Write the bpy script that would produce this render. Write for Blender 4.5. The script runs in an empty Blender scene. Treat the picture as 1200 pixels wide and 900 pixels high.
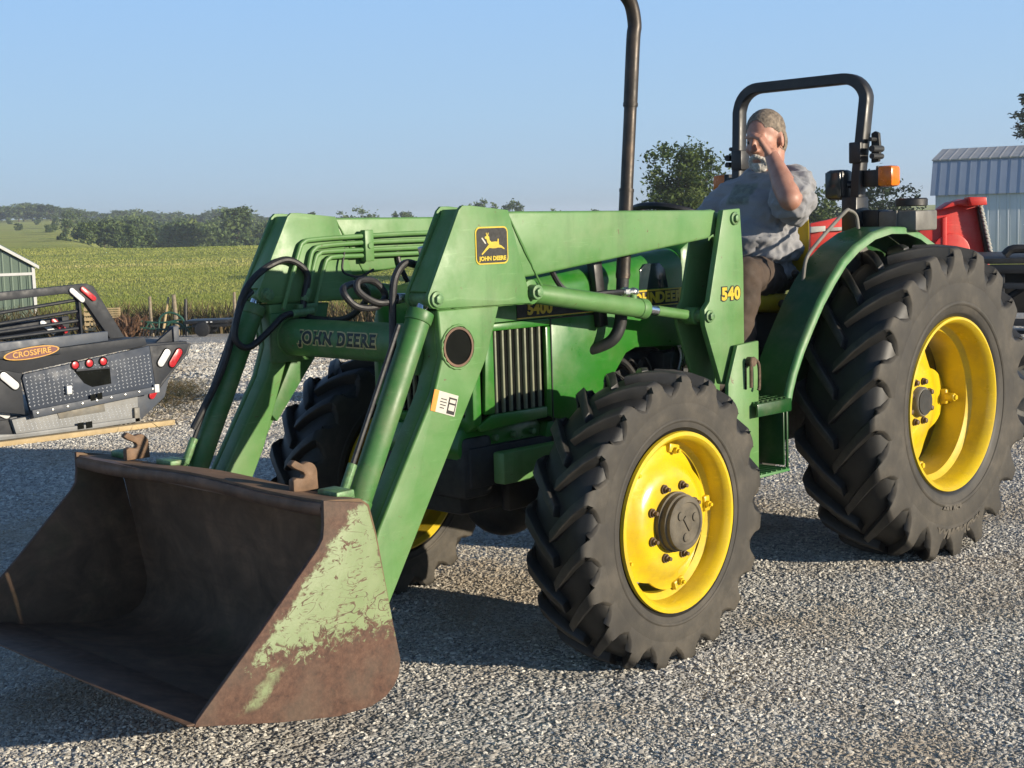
import bpy, bmesh, math, random
import numpy as np
from mathutils import Vector, Matrix, Euler, noise as mnoise
random.seed(5); np.random.seed(5)
R_ = math.radians
PI = math.pi
SC = bpy.context.scene
COL = SC.collection

# ------------------------------------------------------------------ camera
CAM = Vector((5.9551, 4.0473, 1.6034))
cr = Vector((-0.712, 0.702, -0.030)); cd = Vector((-0.695, -0.710, -0.114)).normalized()
cr = (cr - cd * cr.dot(cd)).normalized(); cu = cr.cross(cd).normalized()
cam = bpy.data.cameras.new('camera'); camo = bpy.data.objects.new('camera', cam); COL.objects.link(camo)
cam.sensor_width = 36.0; cam.lens = 36.0 * 1650.9 / 1200.0
cam.clip_start = 0.1; cam.clip_end = 6000
camo.matrix_world = Matrix(((cr.x, cu.x, -cd.x, CAM.x), (cr.y, cu.y, -cd.y, CAM.y), (cr.z, cu.z, -cd.z, CAM.z), (0, 0, 0, 1)))
SC.camera = camo

# ------------------------------------------------------------------ light
SUN_DIR = Vector((-.31, 1.0, .235)).normalized()         # towards the sun
SUN_EL = math.asin(SUN_DIR.z)
world = bpy.data.worlds.new('World'); SC.world = world; world.use_nodes = True
wn = world.node_tree.nodes; wl = world.node_tree.links
bg = wn['Background']; sky = wn.new('ShaderNodeTexSky')
sky.sky_type = 'NISHITA'; sky.sun_disc = False
sky.sun_elevation = SUN_EL; sky.sun_rotation = math.atan2(SUN_DIR.x, SUN_DIR.y)
sky.altitude = 2000; sky.air_density = 1.0; sky.dust_density = 0.0; sky.ozone_density = 3.0
# morning haze: the lowest part of the sky all round is paler and bluer than clear air gives
wtc = wn.new('ShaderNodeTexCoord'); wsp = wn.new('ShaderNodeSeparateXYZ'); wl.new(wtc.outputs['Generated'], wsp.inputs[0])
wcol = wn.new('ShaderNodeValToRGB'); wl.new(wsp.outputs[2], wcol.inputs[0])
SKS = 0.10
we = wcol.color_ramp.elements; we.new(.08)
for k_, (p_, c_) in enumerate(((0.0, (.292, .392, .495)), (.075, (.268, .408, .565)), (.19, (.220, .386, .632)))):
    we[k_].position = p_; we[k_].color = (*[v_ for v_ in c_], 1)
wsc = wn.new('ShaderNodeVectorMath'); wsc.operation = 'SCALE'; wsc.inputs['Scale'].default_value = 1.0 / SKS; wl.new(wcol.outputs[0], wsc.inputs[0])
wf = wn.new('ShaderNodeMapRange'); wf.interpolation_type = 'SMOOTHSTEP'; wl.new(wsp.outputs[2], wf.inputs[0])
wf.inputs[1].default_value = .15; wf.inputs[2].default_value = .55; wf.inputs[3].default_value = .95; wf.inputs[4].default_value = .0
wm = wn.new('ShaderNodeMix'); wm.data_type = 'RGBA'; wl.new(wf.outputs[0], wm.inputs['Factor']); wl.new(sky.outputs[0], wm.inputs[6]); wl.new(wsc.outputs[0], wm.inputs[7])
wl.new(wm.outputs[2], bg.inputs[0]); bg.inputs[1].default_value = SKS
sl = bpy.data.lights.new('sun', 'SUN'); sl.energy = 5.0; sl.angle = R_(0.53); sl.color = (1.0, 0.88, 0.70)
so = bpy.data.objects.new('sun', sl); COL.objects.link(so)
so.rotation_euler = SUN_DIR.to_track_quat('Z', 'Y').to_euler(); so.location = SUN_DIR * 40
SC.view_settings.view_transform = 'Standard'; SC.view_settings.look = 'None'
SC.view_settings.exposure = 0.60; SC.view_settings.gamma = 1.0

# ------------------------------------------------------------------ materials
class NT:
    def __init__(s, name):
        s.m = bpy.data.materials.new(name); s.m.use_nodes = True
        s.n = s.m.node_tree.nodes; s.l = s.m.node_tree.links
        s.p = s.n['Principled BSDF']; s.tc = s.n.new('ShaderNodeTexCoord')
        s.co = s.tc.outputs['Object']
    def sock(s, v, inp):
        if hasattr(v, 'is_output'): s.l.new(v, inp)
        else:
            if inp.type == 'RGBA' and not hasattr(v, '__len__'): v = (v, v, v, 1)
            elif inp.type == 'RGBA' and len(v) == 3: v = (*v, 1)
            inp.default_value = v
    def noise(s, scale, detail=4, rough=.55, vec=None, dist=0.0, out=0):
        t = s.n.new('ShaderNodeTexNoise'); t.inputs['Scale'].default_value = scale
        t.inputs['Detail'].default_value = detail; t.inputs['Roughness'].default_value = rough
        t.inputs['Distortion'].default_value = dist
        s.l.new(vec or s.co, t.inputs['Vector']); return t.outputs[out]
    def vor(s, scale, feature='F1', vec=None, out='Distance', rnd=1.0):
        t = s.n.new('ShaderNodeTexVoronoi'); t.feature = feature; t.inputs['Scale'].default_value = scale
        t.inputs['Randomness'].default_value = rnd
        s.l.new(vec or s.co, t.inputs['Vector']); return t.outputs[out]
    def ramp(s, v, stops, interp='LINEAR'):
        t = s.n.new('ShaderNodeValToRGB'); t.color_ramp.interpolation = interp
        e = t.color_ramp.elements
        while len(e) < len(stops): e.new(.5)
        for k, (p, c) in enumerate(stops):
            e[k].position = p
            e[k].color = (c, c, c, 1) if not hasattr(c, '__len__') else (*c[:3], 1)
        s.l.new(v, t.inputs[0]); return t.outputs[0]
    def mix(s, f, a, b, mode='MIX'):
        t = s.n.new('ShaderNodeMix'); t.data_type = 'RGBA'; t.blend_type = mode
        s.sock(f, t.inputs['Factor']); s.sock(a, t.inputs[6]); s.sock(b, t.inputs[7]); return t.outputs[2]
    def math(s, op, a, b=0.0, clamp=False):
        t = s.n.new('ShaderNodeMath'); t.operation = op; t.use_clamp = clamp
        s.sock(a, t.inputs[0]); s.sock(b, t.inputs[1]); return t.outputs[0]
    def smooth(s, v, a, b):
        t = s.n.new('ShaderNodeMapRange'); t.interpolation_type = 'SMOOTHSTEP'
        s.sock(v, t.inputs[0]); t.inputs[1].default_value = a; t.inputs[2].default_value = b; return t.outputs[0]
    def xyz(s, v=None):
        t = s.n.new('ShaderNodeSeparateXYZ'); s.l.new(v or s.co, t.inputs[0]); return t.outputs
    def mapping(s, scale=(1, 1, 1), rot=(0, 0, 0), vec=None):
        t = s.n.new('ShaderNodeMapping'); t.inputs['Scale'].default_value = scale; t.inputs['Rotation'].default_value = rot
        s.l.new(vec or s.co, t.inputs[0]); return t.outputs[0]
    def bump(s, h, strength=.3, dist=.01):
        t = s.n.new('ShaderNodeBump'); t.inputs['Strength'].default_value = strength; t.inputs['Distance'].default_value = dist
        s.l.new(h, t.inputs['Height']); s.l.new(t.outputs[0], s.p.inputs['Normal'])
    def set(s, color=None, rough=None, metal=None, **kw):
        if color is not None: s.sock(color, s.p.inputs['Base Color'])
        if rough is not None: s.sock(rough, s.p.inputs['Roughness'])
        if metal is not None: s.sock(metal, s.p.inputs['Metallic'])
        for k, v in kw.items(): s.sock(v, s.p.inputs[k.replace('_', ' ')])
        return s.m

def simple(name, c, rough=.5, metal=0.0, var=.25, scale=9.0, bump=.1, dirt=None, dirt_amt=.5):
    t = NT(name)
    n = t.noise(scale, 6, .6)
    lo = tuple(v * (1 - var) for v in c); hi = tuple(min(1, v * (1 + var)) for v in c)
    col = t.ramp(n, [(.3, lo), (.7, hi)])
    if dirt is not None:
        d = t.ramp(t.noise(scale * .45 + 2, 8, .68), [(.5, 0), (.5 + .35, dirt_amt)])
        col = t.mix(d, col, dirt)
    r = t.ramp(t.noise(scale * 2.1, 5), [(.3, max(0, rough - .1)), (.7, min(1, rough + .12))])
    if bump: t.bump(t.noise(scale * 12, 4), bump, .002)
    return t.set(col, r, metal)

def paint(name, base, faded, rough=.4, chips=.5, fade=(.42, .68), dust=(.30, .25, .17), dust_amt=.22, rust=(.09, .035, .015), streak=True, coat=.0):
    """Old machine paint: chalky fading, dust, rust chips and fine scratches."""
    t = NT(name)
    f = t.ramp(t.noise(2.6, 9, .62, dist=.4), [(fade[0], 0), (fade[1], 1)])
    col = t.mix(f, base, faded)
    sc = t.noise(1.0, 5, .7, vec=t.mapping((6, 20, 75), (.5, .75, .9)))
    col = t.mix(t.ramp(sc, [(.60, 0), (.70, .32)]), col, tuple(min(1, v * 1.5 + .03) for v in faded))
    if streak:
        st = t.noise(1.0, 7, .65, vec=t.mapping((16, 16, 2.0)))
        col = t.mix(t.ramp(st, [(.52, 0), (.80, .42)]), col, tuple(v * .45 for v in base))
    d = t.ramp(t.noise(6, 9, .7), [(.45, 0), (.8, dust_amt * 2)])
    col = t.mix(d, col, dust)
    ch = t.ramp(t.noise(26, 8, .66, dist=1.2), [(.69 - .05 * chips, 0), (.73 - .05 * chips, .9)])
    col = t.mix(ch, col, rust)
    r = t.ramp(t.noise(7, 8, .65), [(.3, rough - .1), (.7, rough + .18)])
    t.bump(t.noise(38, 6, .6), .12, .003)
    t.set(col, r, 0.0)
    if coat: t.p.inputs['Coat Weight'].default_value = coat
    return t.m

M = {}
M['loader'] = paint('faded_green_paint', (.062, .178, .038), (.115, .235, .080), .46, chips=.6, fade=(.36, .62), dust_amt=.10)
M['loader_dark'] = paint('darker_green_paint', (.040, .140, .032), (.068, .180, .052), .45, chips=.6, dust_amt=.2)  # deeper green than the arm paint, with more dust
M['hood'] = paint('hood_green_paint', (.014, .130, .008), (.020, .150, .011), .34, chips=-.3, dust_amt=.12, streak=False, coat=.10)
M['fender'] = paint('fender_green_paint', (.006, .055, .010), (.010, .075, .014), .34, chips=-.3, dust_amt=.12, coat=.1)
M['lip'] = paint('fender_lip_paint', (.055, .20, .06), (.17, .29, .145), .5, chips=.3, dust_amt=.2)
M['yellow'] = paint('rim_yellow_paint', (.60, .42, .006), (.64, .46, .012), .33, chips=-.6, fade=(.4, .7), dust=(.22, .16, .05), dust_amt=.32, streak=False, coat=.2)
M['seat'] = simple('seat_yellow_vinyl', (.50, .36, .012), .45, var=.1, bump=.1, dirt=(.3, .22, .08), dirt_amt=.4)
M['black'] = simple('black_paint', (.010, .010, .011), .45, var=.3, bump=.05, dirt=(.09, .075, .055), dirt_amt=.35)
M['iron'] = simple('oily_cast_iron', (.016, .017, .017), .6, var=.5, scale=14, bump=.3, dirt=(.06, .045, .03), dirt_amt=.6)
M['hose'] = simple('hose_rubber', (.011, .011, .012), .5, var=.3, scale=30, dirt=(.06, .055, .05), dirt_amt=.4)
M['steel'] = simple('zinc_steel', (.55, .55, .53), .32, 1.0, var=.2, scale=40, dirt=(.16, .11, .06), dirt_amt=.6)
M['chrome'] = simple('chrome_rod', (.8, .8, .8), .12, 1.0, var=.06, scale=30, bump=.02)
M['bolt'] = simple('rusty_bolt_steel', (.11, .075, .05), .6, .4, var=.5, scale=50, bump=.3)
M['greenbolt'] = simple('painted_bolt_steel', (.10, .20, .08), .5, .1, var=.4, scale=60, dirt=(.12, .07, .03), dirt_amt=.7)
M['hub'] = simple('muddy_hub_iron', (.095, .082, .060), .8, var=.4, scale=18, bump=.4, dirt=(.16, .13, .09), dirt_amt=.8)
M['greyplate'] = simple('dull_grey_plate', (.15, .145, .13), .6, .2, var=.25, scale=14, dirt=(.20, .16, .1), dirt_amt=.6)
M['grille'] = simple('grille_slat_paint', (.17, .185, .12), .55, .0, var=.2, scale=20, dirt=(.2, .17, .1), dirt_amt=.5)
M['darkvoid'] = simple('black_trim_and_hole_shade', (.008, .009, .008), .8, var=.3)  # also paints the shade inside holes, such as the open tube end
M['darkvoid'].node_tree.nodes['Principled BSDF'].inputs['Specular IOR Level'].default_value = .03
M['glass'] = simple('side_screen_dark', (.018, .03, .034), .12, var=.1, bump=.01)
M['decal_black'] = simple('decal_black_print', (.010, .0095, .009), .6, var=.2, scale=40, dirt=(.05, .045, .03), dirt_amt=.3)
M['decal_yellow'] = simple('decal_yellow_print', (.50, .37, .022), .4, var=.12, scale=50, dirt=(.35, .26, .08), dirt_amt=.5)
M['decal_white'] = simple('decal_white_print', (.48, .46, .40), .5, var=.1, scale=50, dirt=(.3, .25, .15), dirt_amt=.4)
M['decal_orange'] = simple('decal_orange_print', (.72, .25, .03), .5, var=.12, scale=50)
M['letter_dark'] = simple('stencil_dark_print', (.011, .02, .012), .5, var=.3, scale=40)
M['letter_tan'] = simple('stencil_outline_print', (.42, .36, .15), .5, var=.3, scale=40, dirt=(.1, .2, .07), dirt_amt=.8)
M['amber'] = simple('amber_lens', (.80, .20, .008), .2, var=.2, scale=18, bump=.15)
M['amber'].node_tree.nodes['Principled BSDF'].inputs['Transmission Weight'].default_value = .25
M['red'] = paint('mower_red_paint', (.56, .022, .016), (.62, .055, .04), .4, chips=-.3, dust_amt=.1)
M['redlens'] = simple('red_reflector', (.38, .016, .022), .3, var=.12, scale=40, bump=.05)
M['whitelens'] = simple('white_reflector', (.55, .55, .55), .25, var=.05, scale=40, bump=.03)
M['whitepaint'] = simple('white_trim', (.55, .55, .53), .5, var=.06)
M['bedblack'] = simple('bed_black_steel', (.009, .012, .018), .6, var=.2, scale=6, bump=.05, dirt=(.04, .042, .045), dirt_amt=.2)
M['bedgrey'] = simple('bed_grey_steel', (.050, .060, .078), .55, .0, var=.15, scale=6, bump=.05, dirt=(.2, .17, .13), dirt_amt=.3)
M['wood'] = simple('raw_lumber', (.38, .285, .15), .7, var=.2, scale=8, bump=.2)
M['postwood'] = simple('weathered_post_wood', (.22, .18, .125), .85, var=.35, scale=10, bump=.3)
M['bark'] = simple('tree_bark', (.10, .075, .05), .9, var=.4, scale=6, bump=.5)
M['implement'] = simple('implement_green_steel', (.018, .075, .05), .5, var=.3, dirt=(.07, .06, .04), dirt_amt=.5)
M['shirt'] = None

def mat_exhaust():
    t = NT('exhaust_rust_steel')
    c = t.ramp(t.noise(7, 8, .65), [(.3, (.022, .020, .018)), (.52, (.050, .041, .034)), (.7, (.095, .068, .048))])
    s = t.noise(1.0, 6, .6, vec=t.mapping((25, 25, 3)))
    c = t.mix(t.ramp(s, [(.5, 0), (.7, .6)]), c, (.018, .017, .016))
    t.bump(t.noise(60, 5), .2, .002)
    return t.set(c, t.ramp(t.noise(12, 4), [(.3, .35), (.7, .6)]), .55)
M['exhaust'] = mat_exhaust()

def mat_bucket_out():
    """Bucket outside: pale worn green sheet, rust along edges and foot, long scratches."""
    t = NT('worn_bucket_green')
    x, y, z = t.xyz()
    g = t.ramp(t.noise(9, 8, .65), [(.3, (.150, .205, .085)), (.7, (.215, .262, .135))])
    wz = t.math('ADD', z, t.math('ADD', t.math('MULTIPLY', t.math('SUBTRACT', t.noise(30, 9, .72, dist=.6), .5), .42), t.math('MULTIPLY', t.math('SUBTRACT', t.noise(6, 4, .6), .5), .22)))
    low = t.smooth(wz, .43, .39)
    # distance to the slanted leading edge
    e = t.math('ADD', t.math('MULTIPLY', x, .694), t.math('MULTIPLY', z, .72))   # constant along tip -> neck
    e = t.math('ADD', e, t.math('MULTIPLY', t.math('SUBTRACT', t.noise(32, 9, .72), .5), .11))
    lead = t.smooth(e, 2.908, 2.924)
    top = t.smooth(t.math('ADD', z, t.math('MULTIPLY', t.noise(22, 7, .7), .05)), .795, .81)
    rust_m = t.math('MAXIMUM', low, t.math('MAXIMUM', lead, top))
    # a band of paint that survived low on the leading part
    bx = t.math('ADD', t.math('MULTIPLY', x, .55), t.math('MULTIPLY', z, .83))
    keep = t.math('MULTIPLY', t.smooth(t.math('ABSOLUTE', t.math('SUBTRACT', e, 2.826), ), .030, .008), t.smooth(t.math('ABSOLUTE', t.math('SUBTRACT', z, .305)), .06, .035))
    keep = t.math('MULTIPLY', keep, t.ramp(t.noise(30, 7, .7), [(.4, .4), (.6, 1)]))
    rust_m = t.math('SUBTRACT', rust_m, keep, True)
    # scratches: thin broken lines where stretched noise crosses its middle value
    def scratch(scale, rot, sc, wid, k0, k1):
        v_ = t.mapping(sc, rot); n_ = t.noise(scale, 2, .5, vec=v_, dist=.8)
        ln = t.smooth(t.math('ABSOLUTE', t.math('SUBTRACT', n_, .5)), wid, wid * .35)
        return t.math('MULTIPLY', ln, t.ramp(t.noise(scale * 1.3, 4, .6, vec=t.mapping((1, 1, 1), (.3, .2, .1))), [(k0 + .06, 0), (k1 + .07, .9)]))
    s1 = t.math('MAXIMUM', scratch(7, (0, .5, 0), (1, 1, 2.4), .016, .46, .52), scratch(9, (0, -.7, 0), (1, 1, 2.8), .018, .48, .54))
    s2 = t.math('MAXIMUM', scratch(12, (0, .15, 0), (1, 1, 3.2), .022, .50, .56), scratch(10, (0, 1.3, 0), (1, 1, 3.0), .018, .50, .56))
    chips = t.ramp(t.noise(34, 8, .7, dist=.8), [(.60, 0), (.64, 1)])
    rust_m = t.math('MAXIMUM', rust_m, t.math('MAXIMUM', t.math('MAXIMUM', s1, s2), chips))
    rc = t.ramp(t.noise(60, 6, .7), [(.3, (.042, .023, .016)), (.5, (.086, .043, .028)), (.72, (.135, .075, .048))])
    rc = t.mix(t.ramp(t.noise(7, 6), [(.45, 0), (.7, .5)]), rc, (.10, .078, .057))
    col = t.mix(rust_m, g, rc)
    t.bump(t.math('SUBTRACT', t.noise(90, 5), t.math('MULTIPLY', rust_m, .4)), .35, .002)
    return t.set(col, t.mix(rust_m, .5, .8), 0.0)
M['bucket'] = mat_bucket_out()

def mat_bucket_in():
    t = NT('bare_rusty_steel')
    c = t.ramp(t.noise(6, 9, .68, dist=.5), [(.3, (.085, .058, .039)), (.5, (.155, .098, .062)), (.7, (.24, .145, .088))])
    s = t.noise(1.0, 8, .65, vec=t.mapping((5, 1.2, 40)))
    c = t.mix(t.ramp(s, [(.5, 0), (.72, .55)]), c, (.12, .075, .05))
    c = t.mix(t.ramp(t.noise(3, 6), [(.55, 0), (.7, .5)]), c, (.05, .07, .035))
    t.bump(t.noise(45, 8, .65), .35, .004)
    t.p.inputs['Specular IOR Level'].default_value = .25
    return t.set(c, t.ramp(t.noise(9, 5), [(.3, .7), (.7, .95)]), 0.0)
M['rust'] = mat_bucket_in()
M['rust_edge'] = simple('polished_rust_edge', (.125, .070, .042), .6, .1, var=.4, scale=12, bump=.3, dirt=(.07, .045, .03), dirt_amt=.8)
M['hook'] = simple('rusty_hook_steel', (.15, .09, .052), .7, .1, var=.35, scale=22, bump=.3)

M['tyre_letter'] = simple('dusty_moulded_letters', (.085, .074, .058), .75, var=.4, scale=30)
def mat_tyre(name, R, W):
    t = NT(name)
    x, y, z = t.xyz()
    rad = t.math('SQRT', t.math('ADD', t.math('MULTIPLY', x, x), t.math('MULTIPLY', z, z)))
    side = t.smooth(t.math('ABSOLUTE', y), W * .455, W * .492)
    dust = t.ramp(t.noise(5, 9, .66), [(.28, (.019, .017, .015)), (.5, (.042, .037, .029)), (.72, (.088, .075, .057))])
    dust = t.mix(t.ramp(t.noise(1.0, 6, .6, vec=t.mapping((3, 40, 3))), [(.5, 0), (.75, .4)]), dust, (.035, .032, .028))
    rub = t.ramp(t.noise(16, 7, .65), [(.3, (.008, .008, .008)), (.72, (.022, .021, .019))])
    wornr = t.smooth(rad, R - .016, R - .004)
    worn = t.math('MULTIPLY', wornr, t.ramp(t.noise(14, 7, .7), [(.35, .08), (.68, .65)]))
    col = t.mix(side, rub, dust)
    col = t.mix(worn, col, t.ramp(t.noise(40, 6, .7), [(.3, (.032, .029, .024)), (.7, (.085, .074, .058))]))
    t.bump(t.noise(70, 5), .18, .002)
    return t.set(col, t.mix(side, .52, .72), 0.0)

# ------------------------------------------------------------------ mesh helpers
class MB:
    def __init__(s): s.bm = bmesh.new()
    def merge(s, b, mtx=None, bev=0.0, seg=2):
        if bev > 0:
            ed = [e for e in b.edges if len(e.link_faces) == 2 and e.calc_face_angle(0) > .5]
            if ed: bmesh.ops.bevel(b, geom=ed, offset=bev, segments=seg, affect='EDGES', profile=.5, clamp_overlap=True)
        if mtx is not None: b.transform(mtx)
        me = bpy.data.meshes.new('tmp'); b.to_mesh(me); b.free(); s.bm.from_mesh(me); bpy.data.meshes.remove(me)
        return s
    def box(s, c, size, rot=(0, 0, 0), bev=0.0):
        b = bmesh.new(); bmesh.ops.create_cube(b, size=1.0)
        b.transform(Matrix.Diagonal((*size, 1)))
        return s.merge(b, Matrix.Translation(c) @ Euler(rot).to_matrix().to_4x4(), bev) if bev == 0 else s._bb(b, c, rot, bev)
    def _bb(s, b, c, rot, bev):
        bmesh.ops.bevel(b, geom=b.edges[:], offset=bev, segments=2, affect='EDGES', profile=.5, clamp_overlap=True)
        return s.merge(b, Matrix.Translation(c) @ Euler(rot).to_matrix().to_4x4())
    def prism(s, pts, a0, a1, axis='y', bev=0.0, seg=2):
        """2-D outline extruded along an axis: y -> pts are (x,z), x -> (y,z), z -> (x,y)."""
        b = bmesh.new()
        def P(p, a): return {'y': (p[0], a, p[1]), 'x': (a, p[0], p[1]), 'z': (p[0], p[1], a)}[axis]
        v0 = [b.verts.new(P(p, a0)) for p in pts]; v1 = [b.verts.new(P(p, a1)) for p in pts]
        n = len(pts)
        b.faces.new(v0); b.faces.new(v1[::-1])
        for i in range(n): b.faces.new((v0[i], v1[i], v1[(i + 1) % n], v0[(i + 1) % n]))
        bmesh.ops.recalc_face_normals(b, faces=b.faces[:])
        return s.merge(b, None, bev, seg)
    def rod(s, p0, p1, r0, r1=None, seg=14, bev=0.0):
        p0 = Vector(p0); p1 = Vector(p1); d = p1 - p0
        b = bmesh.new(); bmesh.ops.create_cone(b, cap_ends=True, segments=seg, radius1=r0, radius2=r0 if r1 is None else r1, depth=d.length)
        m = Matrix.Translation((p0 + p1) / 2) @ d.to_track_quat('Z', 'Y').to_matrix().to_4x4()
        return s.merge(b, m, bev)
    def tube(s, pts, r, seg=8, sub=6, closed=False):
        pts = [Vector(p) for p in pts]
        if sub > 1 and len(pts) > 2:
            q = []
            n = len(pts)
            for i in range(n if closed else n - 1):
                a = pts[i - 1] if (i > 0 or closed) else pts[0] * 2 - pts[1]
                b_, c = pts[i], pts[(i + 1) % n]
                d = pts[(i + 2) % n] if (i + 2 < n or closed) else c * 2 - b_
                for k in range(sub):
                    t = k / sub
                    q.append(.5 * ((2 * b_) + (-a + c) * t + (2 * a - 5 * b_ + 4 * c - d) * t * t + (-a + 3 * b_ - 3 * c + d) * t ** 3))
            if not closed: q.append(pts[-1])
            pts = q
        b = bmesh.new(); rings = []
        n = len(pts); up = None
        for i, p in enumerate(pts):
            if closed: d = pts[(i + 1) % n] - pts[i - 1]
            else: d = pts[min(i + 1, n - 1)] - pts[max(i - 1, 0)]
            d.normalize()
            if up is None:
                up = Vector((0, 0, 1)) if abs(d.z) < .9 else Vector((0, 1, 0))
            side = d.cross(up).normalized(); up = side.cross(d).normalized()
            rr = r(i / (n - 1)) if callable(r) else r
            rings.append([b.verts.new(p + (side * math.cos(2 * PI * k / seg) + up * math.sin(2 * PI * k / seg)) * rr) for k in range(seg)])
        for i in range(n if closed else n - 1):
            A, B_ = rings[i], rings[(i + 1) % n]
            for k in range(seg): b.faces.new((A[k], A[(k + 1) % seg], B_[(k + 1) % seg], B_[k]))
        if not closed: b.faces.new(rings[0]); b.faces.new(rings[-1][::-1])
        bmesh.ops.recalc_face_normals(b, faces=b.faces[:])
        return s.merge(b)
    def lathe(s, prof, seg=48, o=(0, 0, 0), rfun=None, close=False):
        """prof: (y, r) pairs turned about the y axis."""
        b = bmesh.new(); rings = []
        for k in range(seg):
            a = 2 * PI * k / seg
            rings.append([b.verts.new((o[0] + r * math.cos(a), o[1] + y, o[2] + r * math.sin(a))) for (y, r) in (prof if rfun is None else rfun(a))])
        n = len(rings[0])
        for k in range(seg):
            A, B_ = rings[k], rings[(k + 1) % seg]
            for i in range(n if close else n - 1):
                j = (i + 1) % n
                b.faces.new((A[i], A[j], B_[j], B_[i]))
        bmesh.ops.remove_doubles(b, verts=b.verts[:], dist=1e-5)
        bmesh.ops.recalc_face_normals(b, faces=b.faces[:])
        return s.merge(b)
    def ball(s, c, r, sub=2, rot=(0, 0, 0)):
        b = bmesh.new(); bmesh.ops.create_icosphere(b, subdivisions=sub, radius=1.0)
        if not hasattr(r, '__len__'): r = (r, r, r)
        return s.merge(b, Matrix.Translation(c) @ Euler(rot).to_matrix().to_4x4() @ Matrix.Diagonal((*r, 1)))
    def strip(s, rows):
        """quads between successive rows of points"""
        b = bmesh.new(); V = [[b.verts.new(p) for p in row] for row in rows]
        for A, B_ in zip(V, V[1:]):
            for k in range(len(A) - 1): b.faces.new((A[k], A[k + 1], B_[k + 1], B_[k]))
        return s.merge(b)
    def solid(s, rows, th):
        b = bmesh.new(); V = [[b.verts.new(p) for p in row] for row in rows]
        for A, B_ in zip(V, V[1:]):
            for k in range(len(A) - 1): b.faces.new((A[k], A[k + 1], B_[k + 1], B_[k]))
        bmesh.ops.recalc_face_normals(b, faces=b.faces[:])
        bmesh.ops.solidify(b, geom=b.faces[:], thickness=th)
        return s.merge(b)
    def mesh(s, name='mesh', angle=35, flip=False):
        bmesh.ops.recalc_face_normals(s.bm, faces=s.bm.faces[:])
        me = bpy.data.meshes.new(name); s.bm.to_mesh(me); s.bm.free()
        smooth(me, angle)
        return me
    def build(s, name, mat, parent=None, loc=(0, 0, 0), angle=35, rot=(0, 0, 0)):
        return put(name, s.mesh(name, angle), mat, parent, loc, rot)

def smooth(me, angle=35):
    me.polygons.foreach_set('use_smooth', [True] * len(me.polygons))
    me.set_sharp_from_angle(angle=R_(angle)); me.update()

def put(name, me, mat=None, parent=None, loc=(0, 0, 0), rot=(0, 0, 0)):
    if mat is not None and not me.materials: me.materials.append(M[mat] if isinstance(mat, str) else mat)
    o = bpy.data.objects.new(name, me); COL.objects.link(o); o.location = loc; o.rotation_euler = rot
    if parent is not None: o.parent = parent
    return o
def empty(name, loc=(0, 0, 0), rot=(0, 0, 0), parent=None):
    o = bpy.data.objects.new(name, None); COL.objects.link(o); o.location = loc; o.rotation_euler = rot
    o.empty_display_size = .1
    if parent is not None: o.parent = parent
    return o
def tag(o, label=None, cat=None, group=None, kind=None):
    if label: o['label'] = label
    if cat: o['category'] = cat
    if group: o['group'] = group
    if kind: o['kind'] = kind
    return o
def copy_tree(o, parent=None):
    c = o.copy(); COL.objects.link(c)
    if parent is not None: c.parent = parent
    for ch in list(o.children): copy_tree(ch, c)
    return c
def arrmesh(name, verts, faces, mat=None, attr=None):
    me = bpy.data.meshes.new(name)
    v = np.asarray(verts, dtype=np.float32).reshape(-1, 3); f = np.asarray(faces, dtype=np.int32)
    me.vertices.add(len(v)); me.vertices.foreach_set('co', v.ravel())
    if len(f):
        k = f.shape[1]
        me.loops.add(f.size); me.loops.foreach_set('vertex_index', f.ravel())
        me.polygons.add(len(f)); me.polygons.foreach_set('loop_start', np.arange(0, f.size, k, dtype=np.int32))
    if attr is not None:
        a = me.attributes.new('tint', 'FLOAT', 'POINT'); a.data.foreach_set('value', np.asarray(attr, dtype=np.float32))
    me.update(); me.validate()
    if mat is not None: me.materials.append(M[mat] if isinstance(mat, str) else mat)
    return me

def text_mesh(body, size=1.0, depth=.004, bold=.0, sx=1.0, spacing=1.0):
    cu_ = bpy.data.curves.new('lettering', 'FONT'); cu_.body = body; cu_.size = size; cu_.extrude = depth / 2
    cu_.offset = bold; cu_.align_x = 'CENTER'; cu_.align_y = 'CENTER'; cu_.space_character = spacing
    cu_.resolution_u = 3
    o = bpy.data.objects.new('lettering', cu_); COL.objects.link(o)
    dg = bpy.context.evaluated_depsgraph_get(); dg.update()
    me = bpy.data.meshes.new_from_object(o.evaluated_get(dg))
    bpy.data.objects.remove(o); bpy.data.curves.remove(cu_)
    me.materials.clear()
    me.transform(Matrix.Diagonal((sx, 1, 1, 1)))
    return me
def plane_frame(o, right, up):
    """4x4 that puts text x/y on right/up at o"""
    r = Vector(right).normalized(); u = Vector(up); u = (u - r * u.dot(r)).normalized(); n = r.cross(u)
    return Matrix(((r.x, u.x, n.x, o[0]), (r.y, u.y, n.y, o[1]), (r.z, u.z, n.z, o[2]), (0, 0, 0, 1)))

# ================================================================== TRACTOR
tractor = empty('tractor', (0, 0, 0))
tag(tractor, 'green and yellow farm tractor with front loader standing on the gravel', 'tractor')
TR = tractor

def mirror_y(me):
    me.transform(Matrix.Diagonal((1, -1, 1, 1))); me.flip_normals(); return me

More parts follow.
